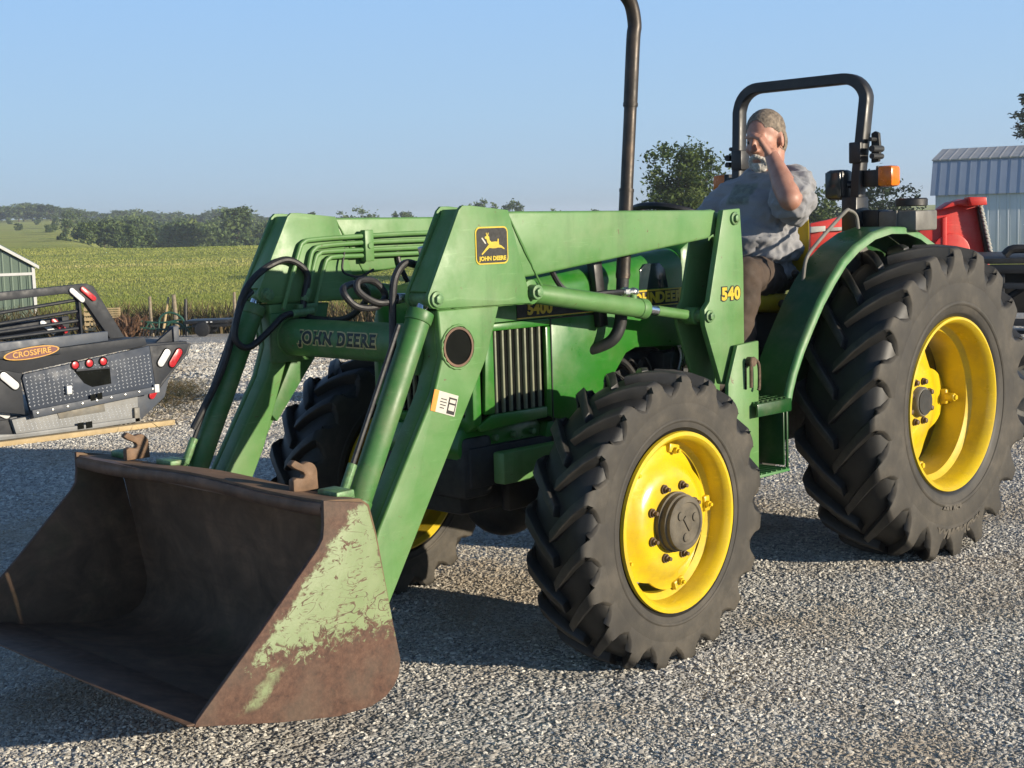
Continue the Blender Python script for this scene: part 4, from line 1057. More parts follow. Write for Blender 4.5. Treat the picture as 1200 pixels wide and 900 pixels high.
# trim the cap to a hairline
bmh = bmesh.new(); bmh.from_mesh(hm); HRi = HR.inverted()
dead = []
for v in bmh.verts:
    q = HRi @ (v.co - HC) / HS
    line = .052 if q.x > .045 else (.052 - (0.045 - q.x) * 1.05 if q.x > -.01 else -.09)
    if abs(q.y) > .066 and -.03 < q.x < .022: line = max(line, .012)
    if q.z < line + .008 * mnoise.noise(q * 60) or q.x > .066: dead.append(v)
bmesh.ops.delete(bmh, geom=dead, context='VERTS')
bnd = [v for v in bmh.verts if v.is_boundary]
for k in range(8): bmesh.ops.smooth_vert(bmh, verts=bnd, factor=.5, use_axis_x=True, use_axis_y=True, use_axis_z=True)
for v in bmh.verts: v.co += Vector((mnoise.noise(v.co * 130), mnoise.noise(v.co * 130 + Vector((7, 0, 0))), mnoise.noise(v.co * 130 + Vector((0, 9, 0))))) * .0016
bmh.to_mesh(hm); bmh.free(); hm.polygons.foreach_set('use_smooth', [True] * len(hm.polygons))
hm.transform(Matrix.Translation((-.38, -.06, -1.25))); put('hair', hm, 'hair', bo)
bd = blob([(H(.074, 0, -.104), hr(.034, .036, .034), he), (H(.060, .034, -.088), hr(.034, .020, .034), he), (H(.060, -.034, -.088), hr(.034, .020, .034), he), (H(.05, 0, -.125), hr(.036, .036, .022), he),
           (H(.108, .004, -.058), H(.090, .036, -.078), .0115, .010), (H(.108, -.004, -.058), H(.090, -.036, -.078), .0115, .010)], .005, 3)
bd = wrinkle(bd, .0035, (150, 150, 70)); bd.transform(Matrix.Translation((-.38, -.06, -1.25))); put('beard', bd, 'beard', bo)
# shirt and trousers
sp = [((.40, .045, 1.33), (.175, .205, .12)), ((.425, .06, 1.46), (.205, .235, .17)), ((.39, .065, 1.61), (.165, .225, .16)), ((.372, .262, 1.735), (.405, -.095, 1.688), .098, .086), ((.35, .075, 1.775), (.105, .13, .062)),
      ((.37, .255, 1.735), (.530, .355, 1.665), .096, .108), ((.41, -.105, 1.68), (.49, -.20, 1.54), .086, .090), ((.49, .342, 1.632), (.105, .075, .095))]
sh = blob(sp, .008, 7)
def fold_mask(p): return 1.0 + .8 * (p[2] < 1.5)
sh = wrinkle(sh, .016, (9, 4, 15), 3, fold_mask); sh = wrinkle(sh, .010, (11, 6, 17), 8, None, True); sh = wrinkle(sh, .006, (34, 12, 20), 4, lambda p: 1.4 if p[1] > .2 or p[2] < 1.45 else .5, True)
shirt = pput('shirt', sh, 'shirt')
m = MB(); m.tube([H(0, 0, 0)] if False else [tuple(Vector((.352, .082, 1.812)) + Vector((.083 * math.cos(a), .083 * math.sin(a), -.028 * math.cos(a)))) for a in np.linspace(0, 2 * PI, 20, endpoint=False)], .010, 8, 1, closed=True)
me = m.mesh('collar'); me.transform(Matrix.Translation((-.38, -.06, -1.25))); put('collar', me, 'shirt', shirt)
tp = [((.38, .050, 1.30), (.16, .195, .09)), ((.42, .150, 1.305), (.80, .275, 1.335), .098, .088), ((.40, -.05, 1.27), (.80, -.16, 1.335), .112, .088), ((.80, .275, 1.335), (.865, .285, .93), .088, .066), ((.80, -.16, 1.335), (.865, -.17, .93), .088, .066)]
tr = blob(tp, .011, 4); tr = wrinkle(tr, .011, (12, 9, 16), 1); pput('trousers', tr, 'trousers')
for y in (.285, -.17):
    me = blob([((.85, y, .90), (.86, y, .95), .05, .056), ((.86, y, .885), (1.03, y, .870), .048, .040)], .010, 4); pput('boot', me, 'boot')

# ================================================================== LAND
FH = Vector((-.6999, -.7142)); RH = Vector((-.7121, .7021)).normalized()
def W(D, Lr, z=0.0): return Vector((CAM.x + FH.x * D + RH.x * Lr, CAM.y + FH.y * D + RH.y * Lr, z))
def U(D, u): return D * (u - 600.0) / 1651.0              # lateral offset that shows at photo column u
def lerp(x, xs, ys): return float(np.interp(x, xs, ys))
def ground_h(D, Lr):
    h = lerp(D, [12, 48, 58, 150, 175, 240, 420, 700, 1100, 4000], [0, -1.93, -2.05, -.05, -.5, -5.0, -4.0, 4.0, 4.0, -4.0])
    if D > 150:                                           # the hill on the left
        sl = Lr / D
        k = min(1, max(0, (-.245 - sl) / .07)); k = k * k * (3 - 2 * k)
        hh = lerp(D, [150, 230, 420, 640, 900, 4000], [-.05, .8, 4.6, 9.6, 8.0, 0])
        h = h * (1 - k) + hh * k
    if D > 12: h += .12 * mnoise.noise(Vector((D * .06, Lr * .06, 0))) * min(1, (D - 12) / 20)
    if D > 60: h += .5 * mnoise.noise(Vector((D * .012, Lr * .012, 3))) * min(1, (D - 60) / 100)
    return h
def GW(D, Lr, dz=0.0): return W(D, Lr, ground_h(D, Lr) + dz)
def grid(Ds, Ls, dz=0.0, fan=True):
    v = []; f = []
    for D in Ds:
        for l in Ls:
            Lr = l * (abs(D) + 12) if fan else l
            v.append(tuple(GW(D, Lr, dz)))
    n = len(Ls)
    for i in range(len(Ds) - 1):
        for j in range(n - 1): f.append((i * n + j, i * n + j + 1, (i + 1) * n + j + 1, (i + 1) * n + j))
    return v, f

def mat_gravel():
    t = NT('limestone_gravel')
    cell = t.vor(34, 'F1', out='Color'); sep = t.xyz(cell)
    cell2 = t.vor(75, 'F1', out='Color'); sep2 = t.xyz(cell2)
    c = t.ramp(sep[0], [(0, (0.1775, 0.1723, 0.1618)), (.35, (0.3758, 0.3602, 0.3289)), (.7, (0.6055, 0.5794, 0.522)), (1, (0.7934, 0.7621, 0.689))])
    c2 = t.ramp(sep2[0], [(0, (0.1253, 0.1253, 0.1201)), (.5, (0.355, 0.3393, 0.3132)), (1, (0.6473, 0.616, 0.5533))])
    c = t.mix(t.ramp(t.noise(11, 3), [(.4, 0), (.6, 1)]), c, c2)
    d = t.ramp(t.noise(.8, 6, .62), [(.47, 0), (.64, .8)])
    c = t.mix(d, c, (0.4385, 0.3602, 0.261))
    x, y, z = t.xyz()
    # straw and mud spilled beside the truck beds
    dx = t.math('SUBTRACT', x, -1.9); dy = t.math('SUBTRACT', y, -8.2)
    dd = t.math('SQRT', t.math('ADD', t.math('MULTIPLY', dx, dx), t.math('MULTIPLY', t.math('MULTIPLY', dy, dy), .5)))
    sm = t.math('MULTIPLY', t.smooth(t.math('ADD', dd, t.math('MULTIPLY', t.noise(1.6, 6), 1.6)), 2.6, 1.3), .85)
    c = t.mix(sm, c, t.ramp(t.noise(7, 7, .65), [(.35, (0.0936, 0.0684, 0.036)), (.65, (0.2592, 0.2016, 0.108))]))
    vd = t.vor(34, 'F1'); vd2 = t.vor(75, 'F1')
    h = t.math('ADD', t.math('MULTIPLY', t.math('SUBTRACT', 1.0, vd), 1.0), t.math('MULTIPLY', t.math('SUBTRACT', 1.0, vd2), .5))
    h = t.math('MULTIPLY', t.math('ADD', h, t.math('MULTIPLY', sep[1], .9)), t.math('SUBTRACT', 1.0, t.math('MULTIPLY', d, .8)))
    t.bump(h, 1.0, .028)
    return t.set(c, .9, 0.0)
M['gravel'] = mat_gravel()
Ds = list(np.linspace(-60, 2, 8)) + list(np.linspace(3, 47.6, 70)); Ls = list(np.linspace(-1.5, 1.5, 61))
v, f = grid(Ds, Ls)
v = [(x + (.9 * mnoise.noise(Vector((x * .4, y * .4, 0))) * FH.x if i >= len(v) - len(Ls) else 0), y + (.9 * mnoise.noise(Vector((x * .4, y * .4, 0))) * FH.y if i >= len(v) - len(Ls) else 0), z) for i, (x, y, z) in enumerate(v)]
o = put('gravel_lot', arrmesh('gravel_lot', v, f), 'gravel'); tag(o, 'grey crushed limestone lot', kind='structure'); del o['label']
smooth(o.data, 180)

def mat_field():
    t = NT('hay_meadow')
    big = t.noise(.035, 6, .6); st = t.noise(1.0, 7, .6, vec=t.mapping((0.015, 0.015, 0.015), (0, 0, 0)))
    band = t.noise(1.0, 5, .6, vec=t.mapping((.018, .11, .1), (0, 0, R_(45.6))))
    c = t.ramp(band, [(.32, (0.3187, 0.3587, 0.07969)), (.48, (0.5419, 0.5498, 0.1514)), (.60, (0.4144, 0.4781, 0.1116)), (.72, (0.6694, 0.6056, 0.2231))])
    c = t.mix(t.ramp(t.noise(.9, 8, .7), [(.4, 0), (.7, .35)]), c, (0.255, 0.3028, 0.07172))
    c = t.mix(t.ramp(big, [(.45, 0), (.65, .4)]), c, (0.4304, 0.4144, 0.1275))
    t.bump(t.noise(3, 8, .7), 1.0, .5)
    t.set(c, .95); t.p.inputs['Specular IOR Level'].default_value = .1
    return t.m
M['field'] = mat_field()
Ds = [44, 46, 47, 48, 50] + list(np.linspace(53, 260, 60)) + list(np.geomspace(270, 1600, 30)); Ls = list(np.linspace(-.95, .95, 121))
v, f = grid(Ds, Ls)
v = [(x, y, z - (.12 if i < 3 * len(Ls) else 0) + .0) for i, (x, y, z) in enumerate(v)]
o = put('meadow', arrmesh('meadow', v, f), 'field'); tag(o, kind='structure'); smooth(o.data, 180)

# ---------------------------------------------------------------- loose gravel stones (geometry nodes, uncountable)
def stones():
    rng = np.random.default_rng(11); P = []; S = []
    for (r0, r1, dens, s0, s1) in ((2.6, 6.2, 9000, .003, .0122), (6.2, 8.5, 6000, .0035, .0128), (8.5, 12.0, 2700, .0055, .0155), (12.0, 17.0, 600, .013, .027), (17.0, 29.0, 260, .018, .036), (29.0, 47.0, 110, .030, .055)):
        half = R_(40 if r1 < 7 else 34 if r1 < 13 else 29); area = half * (r1 * r1 - r0 * r0); n = int(area * dens)
        r = np.sqrt(rng.uniform(r0 * r0, r1 * r1, n)); a = rng.uniform(-half, half, n)
        D = r * np.cos(a); Lr = r * np.sin(a)
        x = CAM.x + FH.x * D + RH.x * Lr; y = CAM.y + FH.y * D + RH.y * Lr
        z = np.interp(D, [12, 48], [0, -1.93])
        s = s0 + (s1 - s0) * rng.beta(1.6, 3.2, n)
        P.append(np.stack([x, y, z + s * rng.uniform(-.30, .12, n)], 1)); S.append(s)
    P = np.concatenate(P); s = np.concatenate(S)
    bare = np.array([mnoise.noise(Vector((p[0] * .55, p[1] * .8, 2))) + .5 * mnoise.noise(Vector((p[0] * 1.7, p[1] * 2.1, 7))) for p in P])
    keep = rng.uniform(size=len(P)) > np.clip((bare - .12) * 2.4, 0, .72); P = P[keep]; s = s[keep]; n = len(P)
    me = arrmesh('gravel_stones', P, np.zeros((0, 4), dtype=np.int32))
    def attr(nm, ty, arr, key):
        a = me.attributes.new(nm, ty, 'POINT'); a.data.foreach_set(key, np.asarray(arr).ravel())
    ro = rng.normal(size=(n, 3)) * .42; ro[:, 2] = rng.uniform(0, 2 * PI, n); attr('rot', 'FLOAT_VECTOR', ro.astype(np.float32), 'vector')
    sc = s[:, None] * np.stack([rng.uniform(.85, 1.3, n), rng.uniform(.7, 1.05, n), rng.uniform(.24, .48, n)], 1)
    attr('scl', 'FLOAT_VECTOR', sc.astype(np.float32), 'vector')
    attr('pick', 'INT', rng.integers(0, 6, n).astype(np.int32), 'value')
    t = NT('limestone_chip')
    oi = t.n.new('ShaderNodeObjectInfo')
    c = t.ramp(oi.outputs['Random'], [(0, (.25, .24, .22)), (.28, (.42, .40, .36)), (.7, (.57, .545, .485)), (1, (.78, .75, .67))])
    gp = t.n.new('ShaderNodeNewGeometry').outputs['Position']
    c = t.mix(t.ramp(t.noise(.8, 6, .62, vec=gp), [(.46, 0), (.64, .62)]), c, (.30, .235, .155))
    c = t.mix(t.ramp(t.noise(2.2, 5, .6, vec=gp), [(.5, 0), (.7, .3)]), c, (.12, .12, .125))
    c = t.mix(0.0, c, (0.4072, 0.3393, 0.2488))
    t.set(c, .9)
    g = bpy.data.node_groups.new('gravel_scatter', 'GeometryNodeTree')
    g.interface.new_socket('Geometry', in_out='INPUT', socket_type='NodeSocketGeometry'); g.interface.new_socket('Geometry', in_out='OUTPUT', socket_type='NodeSocketGeometry')
    N = g.nodes; Lk = g.links
    gi = N.new('NodeGroupInput'); go = N.new('NodeGroupOutput'); join = N.new('GeometryNodeJoinGeometry')
    for k in range(6):
        ico = N.new('GeometryNodeMeshIcoSphere'); ico.inputs['Radius'].default_value = 1.0; ico.inputs['Subdivisions'].default_value = 2
        sp_ = N.new('GeometryNodeSetPosition'); nz = N.new('ShaderNodeTexNoise'); nz.noise_dimensions = '4D'; nz.inputs['W'].default_value = 3.7 * k; nz.inputs['Scale'].default_value = 1.1; nz.inputs['Detail'].default_value = 2.0
        vm = N.new('ShaderNodeVectorMath'); vm.operation = 'SUBTRACT'; vm.inputs[1].default_value = (.5, .5, .5)
        vs = N.new('ShaderNodeVectorMath'); vs.operation = 'SCALE'; vs.inputs['Scale'].default_value = 1.5
        Lk.new(nz.outputs['Color'], vm.inputs[0]); Lk.new(vm.outputs[0], vs.inputs[0]); Lk.new(vs.outputs[0], sp_.inputs['Offset']); Lk.new(ico.outputs[0], sp_.inputs['Geometry'])
        ss = N.new('GeometryNodeSetShadeSmooth'); ss.inputs['Shade Smooth'].default_value = False; Lk.new(sp_.outputs[0], ss.inputs[0])
        gt = N.new('GeometryNodeGeometryToInstance'); Lk.new(ss.outputs[0], gt.inputs[0]); Lk.new(gt.outputs[0], join.inputs[0])
    iop = N.new('GeometryNodeInstanceOnPoints'); iop.inputs['Pick Instance'].default_value = True
    def na(nm, ty):
        q = N.new('GeometryNodeInputNamedAttribute'); q.data_type = ty; q.inputs[0].default_value = nm; return [o_ for o_ in q.outputs if o_.enabled][0]
    e2r = N.new('FunctionNodeEulerToRotation'); Lk.new(na('rot', 'FLOAT_VECTOR'), e2r.inputs[0])
    Lk.new(gi.outputs[0], iop.inputs['Points']); Lk.new(join.outputs[0], iop.inputs['Instance']); Lk.new(e2r.outputs[0], iop.inputs['Rotation']); Lk.new(na('scl', 'FLOAT_VECTOR'), iop.inputs['Scale']); Lk.new(na('pick', 'INT'), iop.inputs['Instance Index'])
    sm = N.new('GeometryNodeSetMaterial'); sm.inputs['Material'].default_value = t.m
    Lk.new(iop.outputs[0], sm.inputs[0]); Lk.new(sm.outputs[0], go.inputs[0])
    o = put('gravel_stones', me, None); me.materials.append(t.m)
    md = o.modifiers.new('scatter', 'NODES'); md.node_group = g
    tag(o, 'loose grey and white limestone chips covering the lot', 'gravel', kind='stuff')
stones()

# ---------------------------------------------------------------- meadow grass
def mat_leafy(name, stops, rough=.6, trans=.35):
    t = NT(name); a = t.n.new('ShaderNodeAttribute'); a.attribute_name = 'tint'
    c = t.ramp(a.outputs['Fac'], stops)
    t.set(c, rough); t.p.inputs['Specular IOR Level'].default_value = .25
    tr_ = t.n.new('ShaderNodeBsdfTranslucent'); mx = t.n.new('ShaderNodeMixShader'); mx.inputs[0].default_value = trans
    t.l.new(c, tr_.inputs[0]); t.l.new(t.p.outputs[0], mx.inputs[1]); t.l.new(tr_.outputs[0], mx.inputs[2]); t.l.new(mx.outputs[0], t.n['Material Output'].inputs[0])
    return t.m
M['grass'] = mat_leafy('meadow_grass', [(0, (0.1267, 0.1728, 0.03456)), (.35, (0.2419, 0.288, 0.0576)), (.65, (0.3571, 0.3686, 0.09792)), (1, (0.5069, 0.4493, 0.1843))])
M['weed'] = mat_leafy('dry_weed', [(0, (0.0432, 0.0504, 0.0144)), (.4, (0.1008, 0.0864, 0.0324)), (.7, (0.1728, 0.1224, 0.0576)), (1, (0.2448, 0.18, 0.0936))])
def blades(name, pts, hgt, wid, tint, lean=.35, seed=1):
    rng = np.random.default_rng(seed); n = len(pts); P = np.asarray(pts)
    a = rng.uniform(0, 2 * PI, n); b_ = rng.uniform(0, 2 * PI, n); h = hgt * rng.uniform(.6, 1.3, n); w_ = wid * rng.uniform(.6, 1.4, n)
    side = np.stack([np.cos(a), np.sin(a), np.zeros(n)], 1) * w_[:, None]
    ln = np.stack([np.cos(b_), np.sin(b_), np.zeros(n)], 1) * (h * rng.uniform(.1, lean * 2, n))[:, None]
    up = np.stack([np.zeros(n), np.zeros(n), h], 1)
    V = np.stack([P - side, P + side, P + side * .7 + up * .55 + ln * .4, P - side * .7 + up * .55 + ln * .4, P + up + ln], 1).reshape(-1, 3)
    k = np.arange(n) * 5
    F = np.concatenate([np.stack([k, k + 1, k + 2], 1), np.stack([k, k + 2, k + 3], 1), np.stack([k + 3, k + 2, k + 4], 1)])
    return arrmesh(name, V, F, None, np.repeat(tint, 5))
rng = np.random.default_rng(4); pts = []; hh = []; ww = []; tt = []
for (d0, d1, n, h, w_) in ((48.5, 56, 26000, .42, .012), (56, 75, 42000, .13, .018), (75, 110, 46000, .10, .03), (110, 165, 40000, .10, .05)):
    D = np.sqrt(rng.uniform(d0 * d0, d1 * d1, n)); uu = rng.uniform(-260, 760, n)
    for d, u_ in zip(D, uu):
        Lr = d * (u_ - 600) / 1651; p = GW(d, Lr); pn = mnoise.noise(Vector((d * .05, Lr * .010, 1))) + .8 * mnoise.noise(Vector((d * .25, Lr * .05, 5)))
        pts.append(tuple(p)); ww.append(w_); hh.append(h * (1 + .5 * pn)); tt.append(min(1, max(0, .5 + .45 * pn + rng.normal() * .07)))
me = blades('tall_grass', pts, np.array(hh), np.array(ww), np.array(tt)); me.materials.append(M['grass'])
o = put('tall_grass', me); tag(o, 'tall yellow green meadow grass beyond the lot', 'grass', kind='stuff')
pts = []; tt = []
for k in range(5200):
    d = 47.6 + abs(rng.normal()) * 1.5; u_ = rng.uniform(-120, 760); Lr = d * (u_ - 600) / 1651
    pts.append(tuple(GW(d, Lr))); tt.append(rng.uniform(0, 1))
me = blades('weeds', pts, np.full(len(pts), 1.0), np.full(len(pts), .03), np.array(tt), .5, 9); me.materials.append(M['weed'])
o = put('weeds', me); tag(o, 'brown dry weeds along the lot edge', 'weeds', kind='stuff')

pts = []; rs = np.random.default_rng(21)
for k in range(3600):
    d = 15.6 + rs.normal() * 1.5; u_ = 196 + rs.normal() * 26 + (d - 15) * -3; Lr = U(d, u_); pts.append(tuple(GW(d, Lr, .035)))
me = blades('straw', pts, rs.uniform(.015, .06, len(pts)), np.full(len(pts), .004), rs.uniform(0, 1, len(pts)), 1.6, 13); me.materials.append(M['weed'])
v_ = np.empty(len(me.vertices) * 3, dtype=np.float32); me.vertices.foreach_get('co', v_); v_ = v_.reshape(-1, 5, 3)
dr = rs.uniform(0, 2 * PI, len(pts)); v_[:, 2:4, 0] += (np.cos(dr) * .05)[:, None]; v_[:, 2:4, 1] += (np.sin(dr) * .05)[:, None]; v_[:, 4, 0] += np.cos(dr) * .12; v_[:, 4, 1] += np.sin(dr) * .12
me.vertices.foreach_set('co', v_.ravel()); me.update()
o = put('straw', me); tag(o, 'scattered brown straw on the gravel behind the truck beds', 'straw', kind='stuff')

# ---------------------------------------------------------------- trees
M['leaf'] = mat_leafy('broad_leaves', [(0, (0.03188, 0.05313, 0.01488)), (.4, (0.06906, 0.1063, 0.02763)), (.75, (0.1169, 0.1594, 0.04463)), (1, (0.1806, 0.2125, 0.06906))], .5, .3)
M['leaf_far'] = mat_leafy('wood_leaves', [(0, (0.04972, 0.08288, 0.03315)), (.4, (0.09392, 0.1381, 0.04972)), (.75, (0.1436, 0.1933, 0.0663)), (1, (0.21, 0.2542, 0.09392))], .6, .25)
M['needle'] = mat_leafy('pine_needles', [(0, (0.009, 0.0198, 0.009)), (.5, (0.0234, 0.0432, 0.018)), (1, (0.054, 0.0765, 0.0315))], .5, .2)
def crown(seed, n_cl, per, R, zc, leaf, sq=1.0, tint0=.45, lump=.5, spread=.16):
    """leaf quads gathered in clumps over an uneven envelope; R=(rx,ry,rz)"""
    r = np.random.default_rng(seed); Rv = np.array(R)
    d = r.normal(size=(n_cl, 3)); d /= np.linalg.norm(d, axis=1)[:, None]
    rad = r.uniform(.25, 1, n_cl) ** .45
    lob = np.array([1 + lump * (mnoise.noise(Vector(tuple(q * 1.7 + seed)))) for q in d])
    C = d * (rad * lob)[:, None] * Rv + np.array([0, 0, zc])
    ctint = np.clip(tint0 + r.normal(size=n_cl) * .16, 0, 1)
    q = np.repeat(np.arange(n_cl), per); n = len(q)
    P = C[q] + r.normal(size=(n, 3)) * Rv.mean() * spread * np.array([1, 1, .7])
    nrm = r.normal(size=(n, 3)); nrm[:, 2] = np.abs(nrm[:, 2]) + .4; nrm /= np.linalg.norm(nrm, axis=1)[:, None]
    t1 = np.cross(nrm, r.normal(size=(n, 3))); t1 /= np.linalg.norm(t1, axis=1)[:, None]; t2 = np.cross(nrm, t1)
    s = leaf * r.uniform(.6, 1.4, n)[:, None]
    V = np.stack([P - t1 * s, P - t2 * s * .55, P + t1 * s, P + t2 * s * .55], 1).reshape(-1, 3)
    F = np.arange(4 * n, dtype=np.int32).reshape(-1, 4)
    return arrmesh('crown', V, F, None, np.repeat(np.clip(ctint[q] + r.normal(size=n) * .14, 0, 1), 4)), C
def trunk(seed, H, r0, C, n_limb=8, top=.8):
    r = random.Random(seed); m = MB()
    pts = [(0, 0, -.3)] + [(r.uniform(-.06, .06) * H * k / 5, r.uniform(-.06, .06) * H * k / 5, H * top * k / 5) for k in range(1, 6)]
    m.tube(pts, lambda t: r0 * (1 - .8 * t) * (1.25 if t < .05 else 1), 8, 3)
    for c in C[:n_limb]:
        b = Vector(pts[2]).lerp(Vector(pts[4]), r.random()); c = Vector(tuple(c)); mid = b.lerp(c, .5) + Vector((0, 0, .05 * H))
        m.tube([b, mid, c], lambda t: r0 * .38 * (1 - .8 * t), 6, 3)
    return m.mesh('trunk', 60)
def tree(name, D, u, label, seed, H, R, zc, n_cl, per, leaf, mat='leaf', r0=.2, base=None, group=None, lump=.5, tint0=.45, spread=.16, cat='tree'):
    Lr = U(D, u); z = ground_h(D, Lr) if base is None else base
    e = empty(name, W(D, Lr, z)); tag(e, label, cat, group)
    me, C = crown(seed, n_cl, per, R, zc, leaf, lump=lump, tint0=tint0, spread=spread); put('crown', me, mat, e); put('trunk', trunk(seed, H, r0, C), 'bark', e)
    return e
def row_z(D, u, v): return CAM.z - (v - (260.96 - .03 * (u - 600))) / 1651.0 * D      # height that shows at photo row v
# trees that can be told apart
def tall(D, u, v): return row_z(D, u, v)
e = tree('broadleaf_tree', 75, 803, 'bushy broadleaf tree rising behind the tractor between exhaust pipe and driver', 21, 7.5, (1.75, 1.75, 2.5), 5.3, 90, 95, .115, r0=.16, base=row_z(75, 803, 168) - 7.7, lump=.8)
e = tree('broadleaf_tree', 95, 957, 'small tree showing just right of the seated man', 22, 6, (1.5, 1.5, 2.2), 4.4, 50, 50, .14, base=row_z(95, 957, 230) - 6.6)
e = tree('pine_tree', 90, 1036, 'open dark tree behind the amber flasher of the roll bar', 23, 6, (2.1, 2.1, 1.9), 4.6, 44, 60, .14, 'needle', base=row_z(90, 1036, 206) - 6.4, lump=.7)
e = tree('broadleaf_tree', 110, 990, 'low tree on the skyline behind the roll bar post', 24, 5, (2.2, 2.2, 1.5), 3.6, 40, 40, .16, base=row_z(110, 990, 238) - 5.0)
# pine at the right edge, behind the barn
def pine(D, u, label, base):
    Lr = U(D, u); e = empty('pine_tree', W(D, Lr, base)); tag(e, label, 'tree')
    r = np.random.default_rng(31); P = []; tw = []
    m = MB(); m.tube([(0, 0, 0), (0, 0, 6), (0, 0, 13.5)], lambda t: .22 * (1 - .85 * t), 8, 3)
    for k in range(58):
        z = 5.0 + 8.2 * (k / 57); ln = (3.6 * (1 - (z - 4.5) / 10.5)) * r.uniform(.75, 1.15); a = r.uniform(0, 2 * PI)
        tip = Vector((ln * math.cos(a), ln * math.sin(a), z + .05 * ln - .15)); m.tube([(0, 0, z), tuple(Vector((0, 0, z)).lerp(tip, .6) + Vector((0, 0, -.12))), tuple(tip)], lambda t: .05 * (1 - .7 * t), 5, 2)
        for q in range(70):
            t = r.uniform(.3, 1.0) ; c = np.array([0, 0, z]) * (1 - t) + np.array(tip) * t; P.append(c + r.normal(size=3) * np.array([.30, .30, .13]) * (1.2 - .5 * t))
    put('trunk', m.mesh('trunk', 60), 'bark', e)
    P = np.array(P); n = len(P); nrm = r.normal(size=(n, 3)); t1 = r.normal(size=(n, 3)); t1[:, 2] *= .5; t1 /= np.linalg.norm(t1, axis=1)[:, None]; t2 = np.cross(t1, nrm); t2 /= np.linalg.norm(t2, axis=1)[:, None]
    s = .20 * r.uniform(.6, 1.3, n)[:, None]
    V = np.stack([P - t1 * s, P - t2 * s * .35, P + t1 * s, P + t2 * s * .35], 1).reshape(-1, 3)
    put('crown', arrmesh('crown', V, np.arange(4 * n, dtype=np.int32).reshape(-1, 4), None, np.repeat(np.clip(r.normal(size=n) * .2 + .4, 0, 1), 4)), 'needle', e)
pine(102, 1209, 'dark pine reaching into the picture above the barn roof', row_z(102, 1221, 108) - 13.5)
# small crowns on the skyline behind the boom
for k, (u, v, w_, D) in enumerate(((432, 243, 17, 300), (404, 252, 12, 320), (478, 247, 12, 330), (572, 235, 15, 300), (604, 236, 12, 310), (657, 246, 9, 330), (540, 247, 10, 360), (700, 246, 8, 380), (372, 250, 9, 340))):
    wz = w_ / 1651 * D
    lab = ['round-topped tree behind the far loader boom, widest of the ones in the boom gap', 'small dark tree just left of the round-topped one behind the far boom', 'small dome tree between far boom and near knee plate', 'flat-topped tree peeping over the near boom left end', 'narrow tree just right of the flat-topped one over the near boom',
           'tiny tree peeping over the near boom left of the exhaust', 'tiny distant tree over the far boom end beside the near knee', 'tiny tree top just left of the exhaust pipe', 'low distant tree above the far knee plate'][k]
    tree('skyline_tree', D, u, lab, 40 + k, 7, (wz, wz, wz * .85), 9 - wz * .85, 26, 34, .30, 'leaf_far', base=row_z(D, u, v) - 9)
# the wood across the meadow
proto = []
for k in range(4):
    me, C = crown(60 + k, 52, 34, ((3.6, 3.6, 4.6), (4.4, 4.2, 4.0), (3.2, 3.2, 5.2), (4.8, 4.6, 4.4))[k], (6.2, 5.6, 7.0, 6.0)[k], .50, lump=.45, tint0=(.45, .55, .38, .5)[k])
    me.materials.append(M['leaf_far']); tm = trunk(60 + k, 9, .28, C, 5); tm.materials.append(M['bark']); proto.append((me, tm))
rr = random.Random(8)
def wood_tree(D, u, v_top, k, sc=None, wide=1.0, label='leafy tree standing in the wood across the meadow', group='trees of the wood across the meadow'):
    zt = row_z(D, u, v_top); top = (10.8, 9.6, 12.2, 10.4)[k]; b = ground_h(D, U(D, u)) - .6
    s = max(.35, (zt - b) / top) if sc is None else sc
    e = empty('wood_tree', W(D, U(D, u), zt - top * s)); e.scale = (s * wide * rr.uniform(.85, 1.15), s * wide * rr.uniform(.85, 1.15), s); e.rotation_euler = (0, 0, rr.uniform(0, 6.28)); tag(e, label, 'tree', group)
    put('crown', proto[k][0], None, e); put('trunk', proto[k][1], None, e)
sky_u = [-60, 0, 20, 60, 75, 110, 160, 200, 240, 262, 282, 304, 330, 380]; sky_v = [248, 246, 240, 239, 244, 247, 246, 250, 252, 248, 243, 252, 254, 258]
for u in np.arange(-70, 380, 9):                          # ridge and back rows
    wood_tree(rr.uniform(560, 640), u + rr.uniform(-4, 4), np.interp(u, sky_u, sky_v) + rr.uniform(-2, 4), rr.randrange(4), label='small hazy tree of the farthest row along the ridge', group='trees along the ridge', wide=1.5)
for u in np.arange(78, 390, 15):
    wood_tree(rr.uniform(380, 430), u + rr.uniform(-5, 5), np.interp(u, sky_u, sky_v) + rr.uniform(2, 9), rr.randrange(4))
for u in np.arange(70, 390, 16):
    wood_tree(rr.uniform(270, 320), u + rr.uniform(-5, 5), np.interp(u, [70, 120, 200, 270, 390], [260, 256, 260, 261, 266]) + rr.uniform(-4, 5), rr.randrange(4), label='leafy tree of the nearest row of the wood behind the meadow crest', group='trees of the nearest row of the wood')
for u in np.arange(86, 190, 15):
    wood_tree(rr.uniform(222, 245), u + rr.uniform(-5, 5), np.interp(u, [86, 120, 150, 190], [272, 256, 262, 272]) + rr.uniform(-3, 3), rr.randrange(4), label='pale leafy tree at the near edge of the wood by the hill field', group='trees at the near edge of the wood')
wood_tree(262, 283, 242, 2, label='tallest rounded tree standing out of the wood beside the far loader arm', group=None)
for k, (D, u, v, lab) in enumerate(((360, 30, 263, 'dark round bush on the hill field, larger one left of the wood'), (470, 20, 258, 'small bush on the hill field near the top strip'), (450, 52, 257, 'small bush on the upper hill field nearest the wood'))):
    w_ = (5, 4, 4)[k] / 1651 * D
    tree('hill_bush', D, u, lab, 80 + k, 2, (w_, w_, w_ * .8), w_ * .8, 20, 30, .3, 'leaf_far', cat='bush', r0=.06)

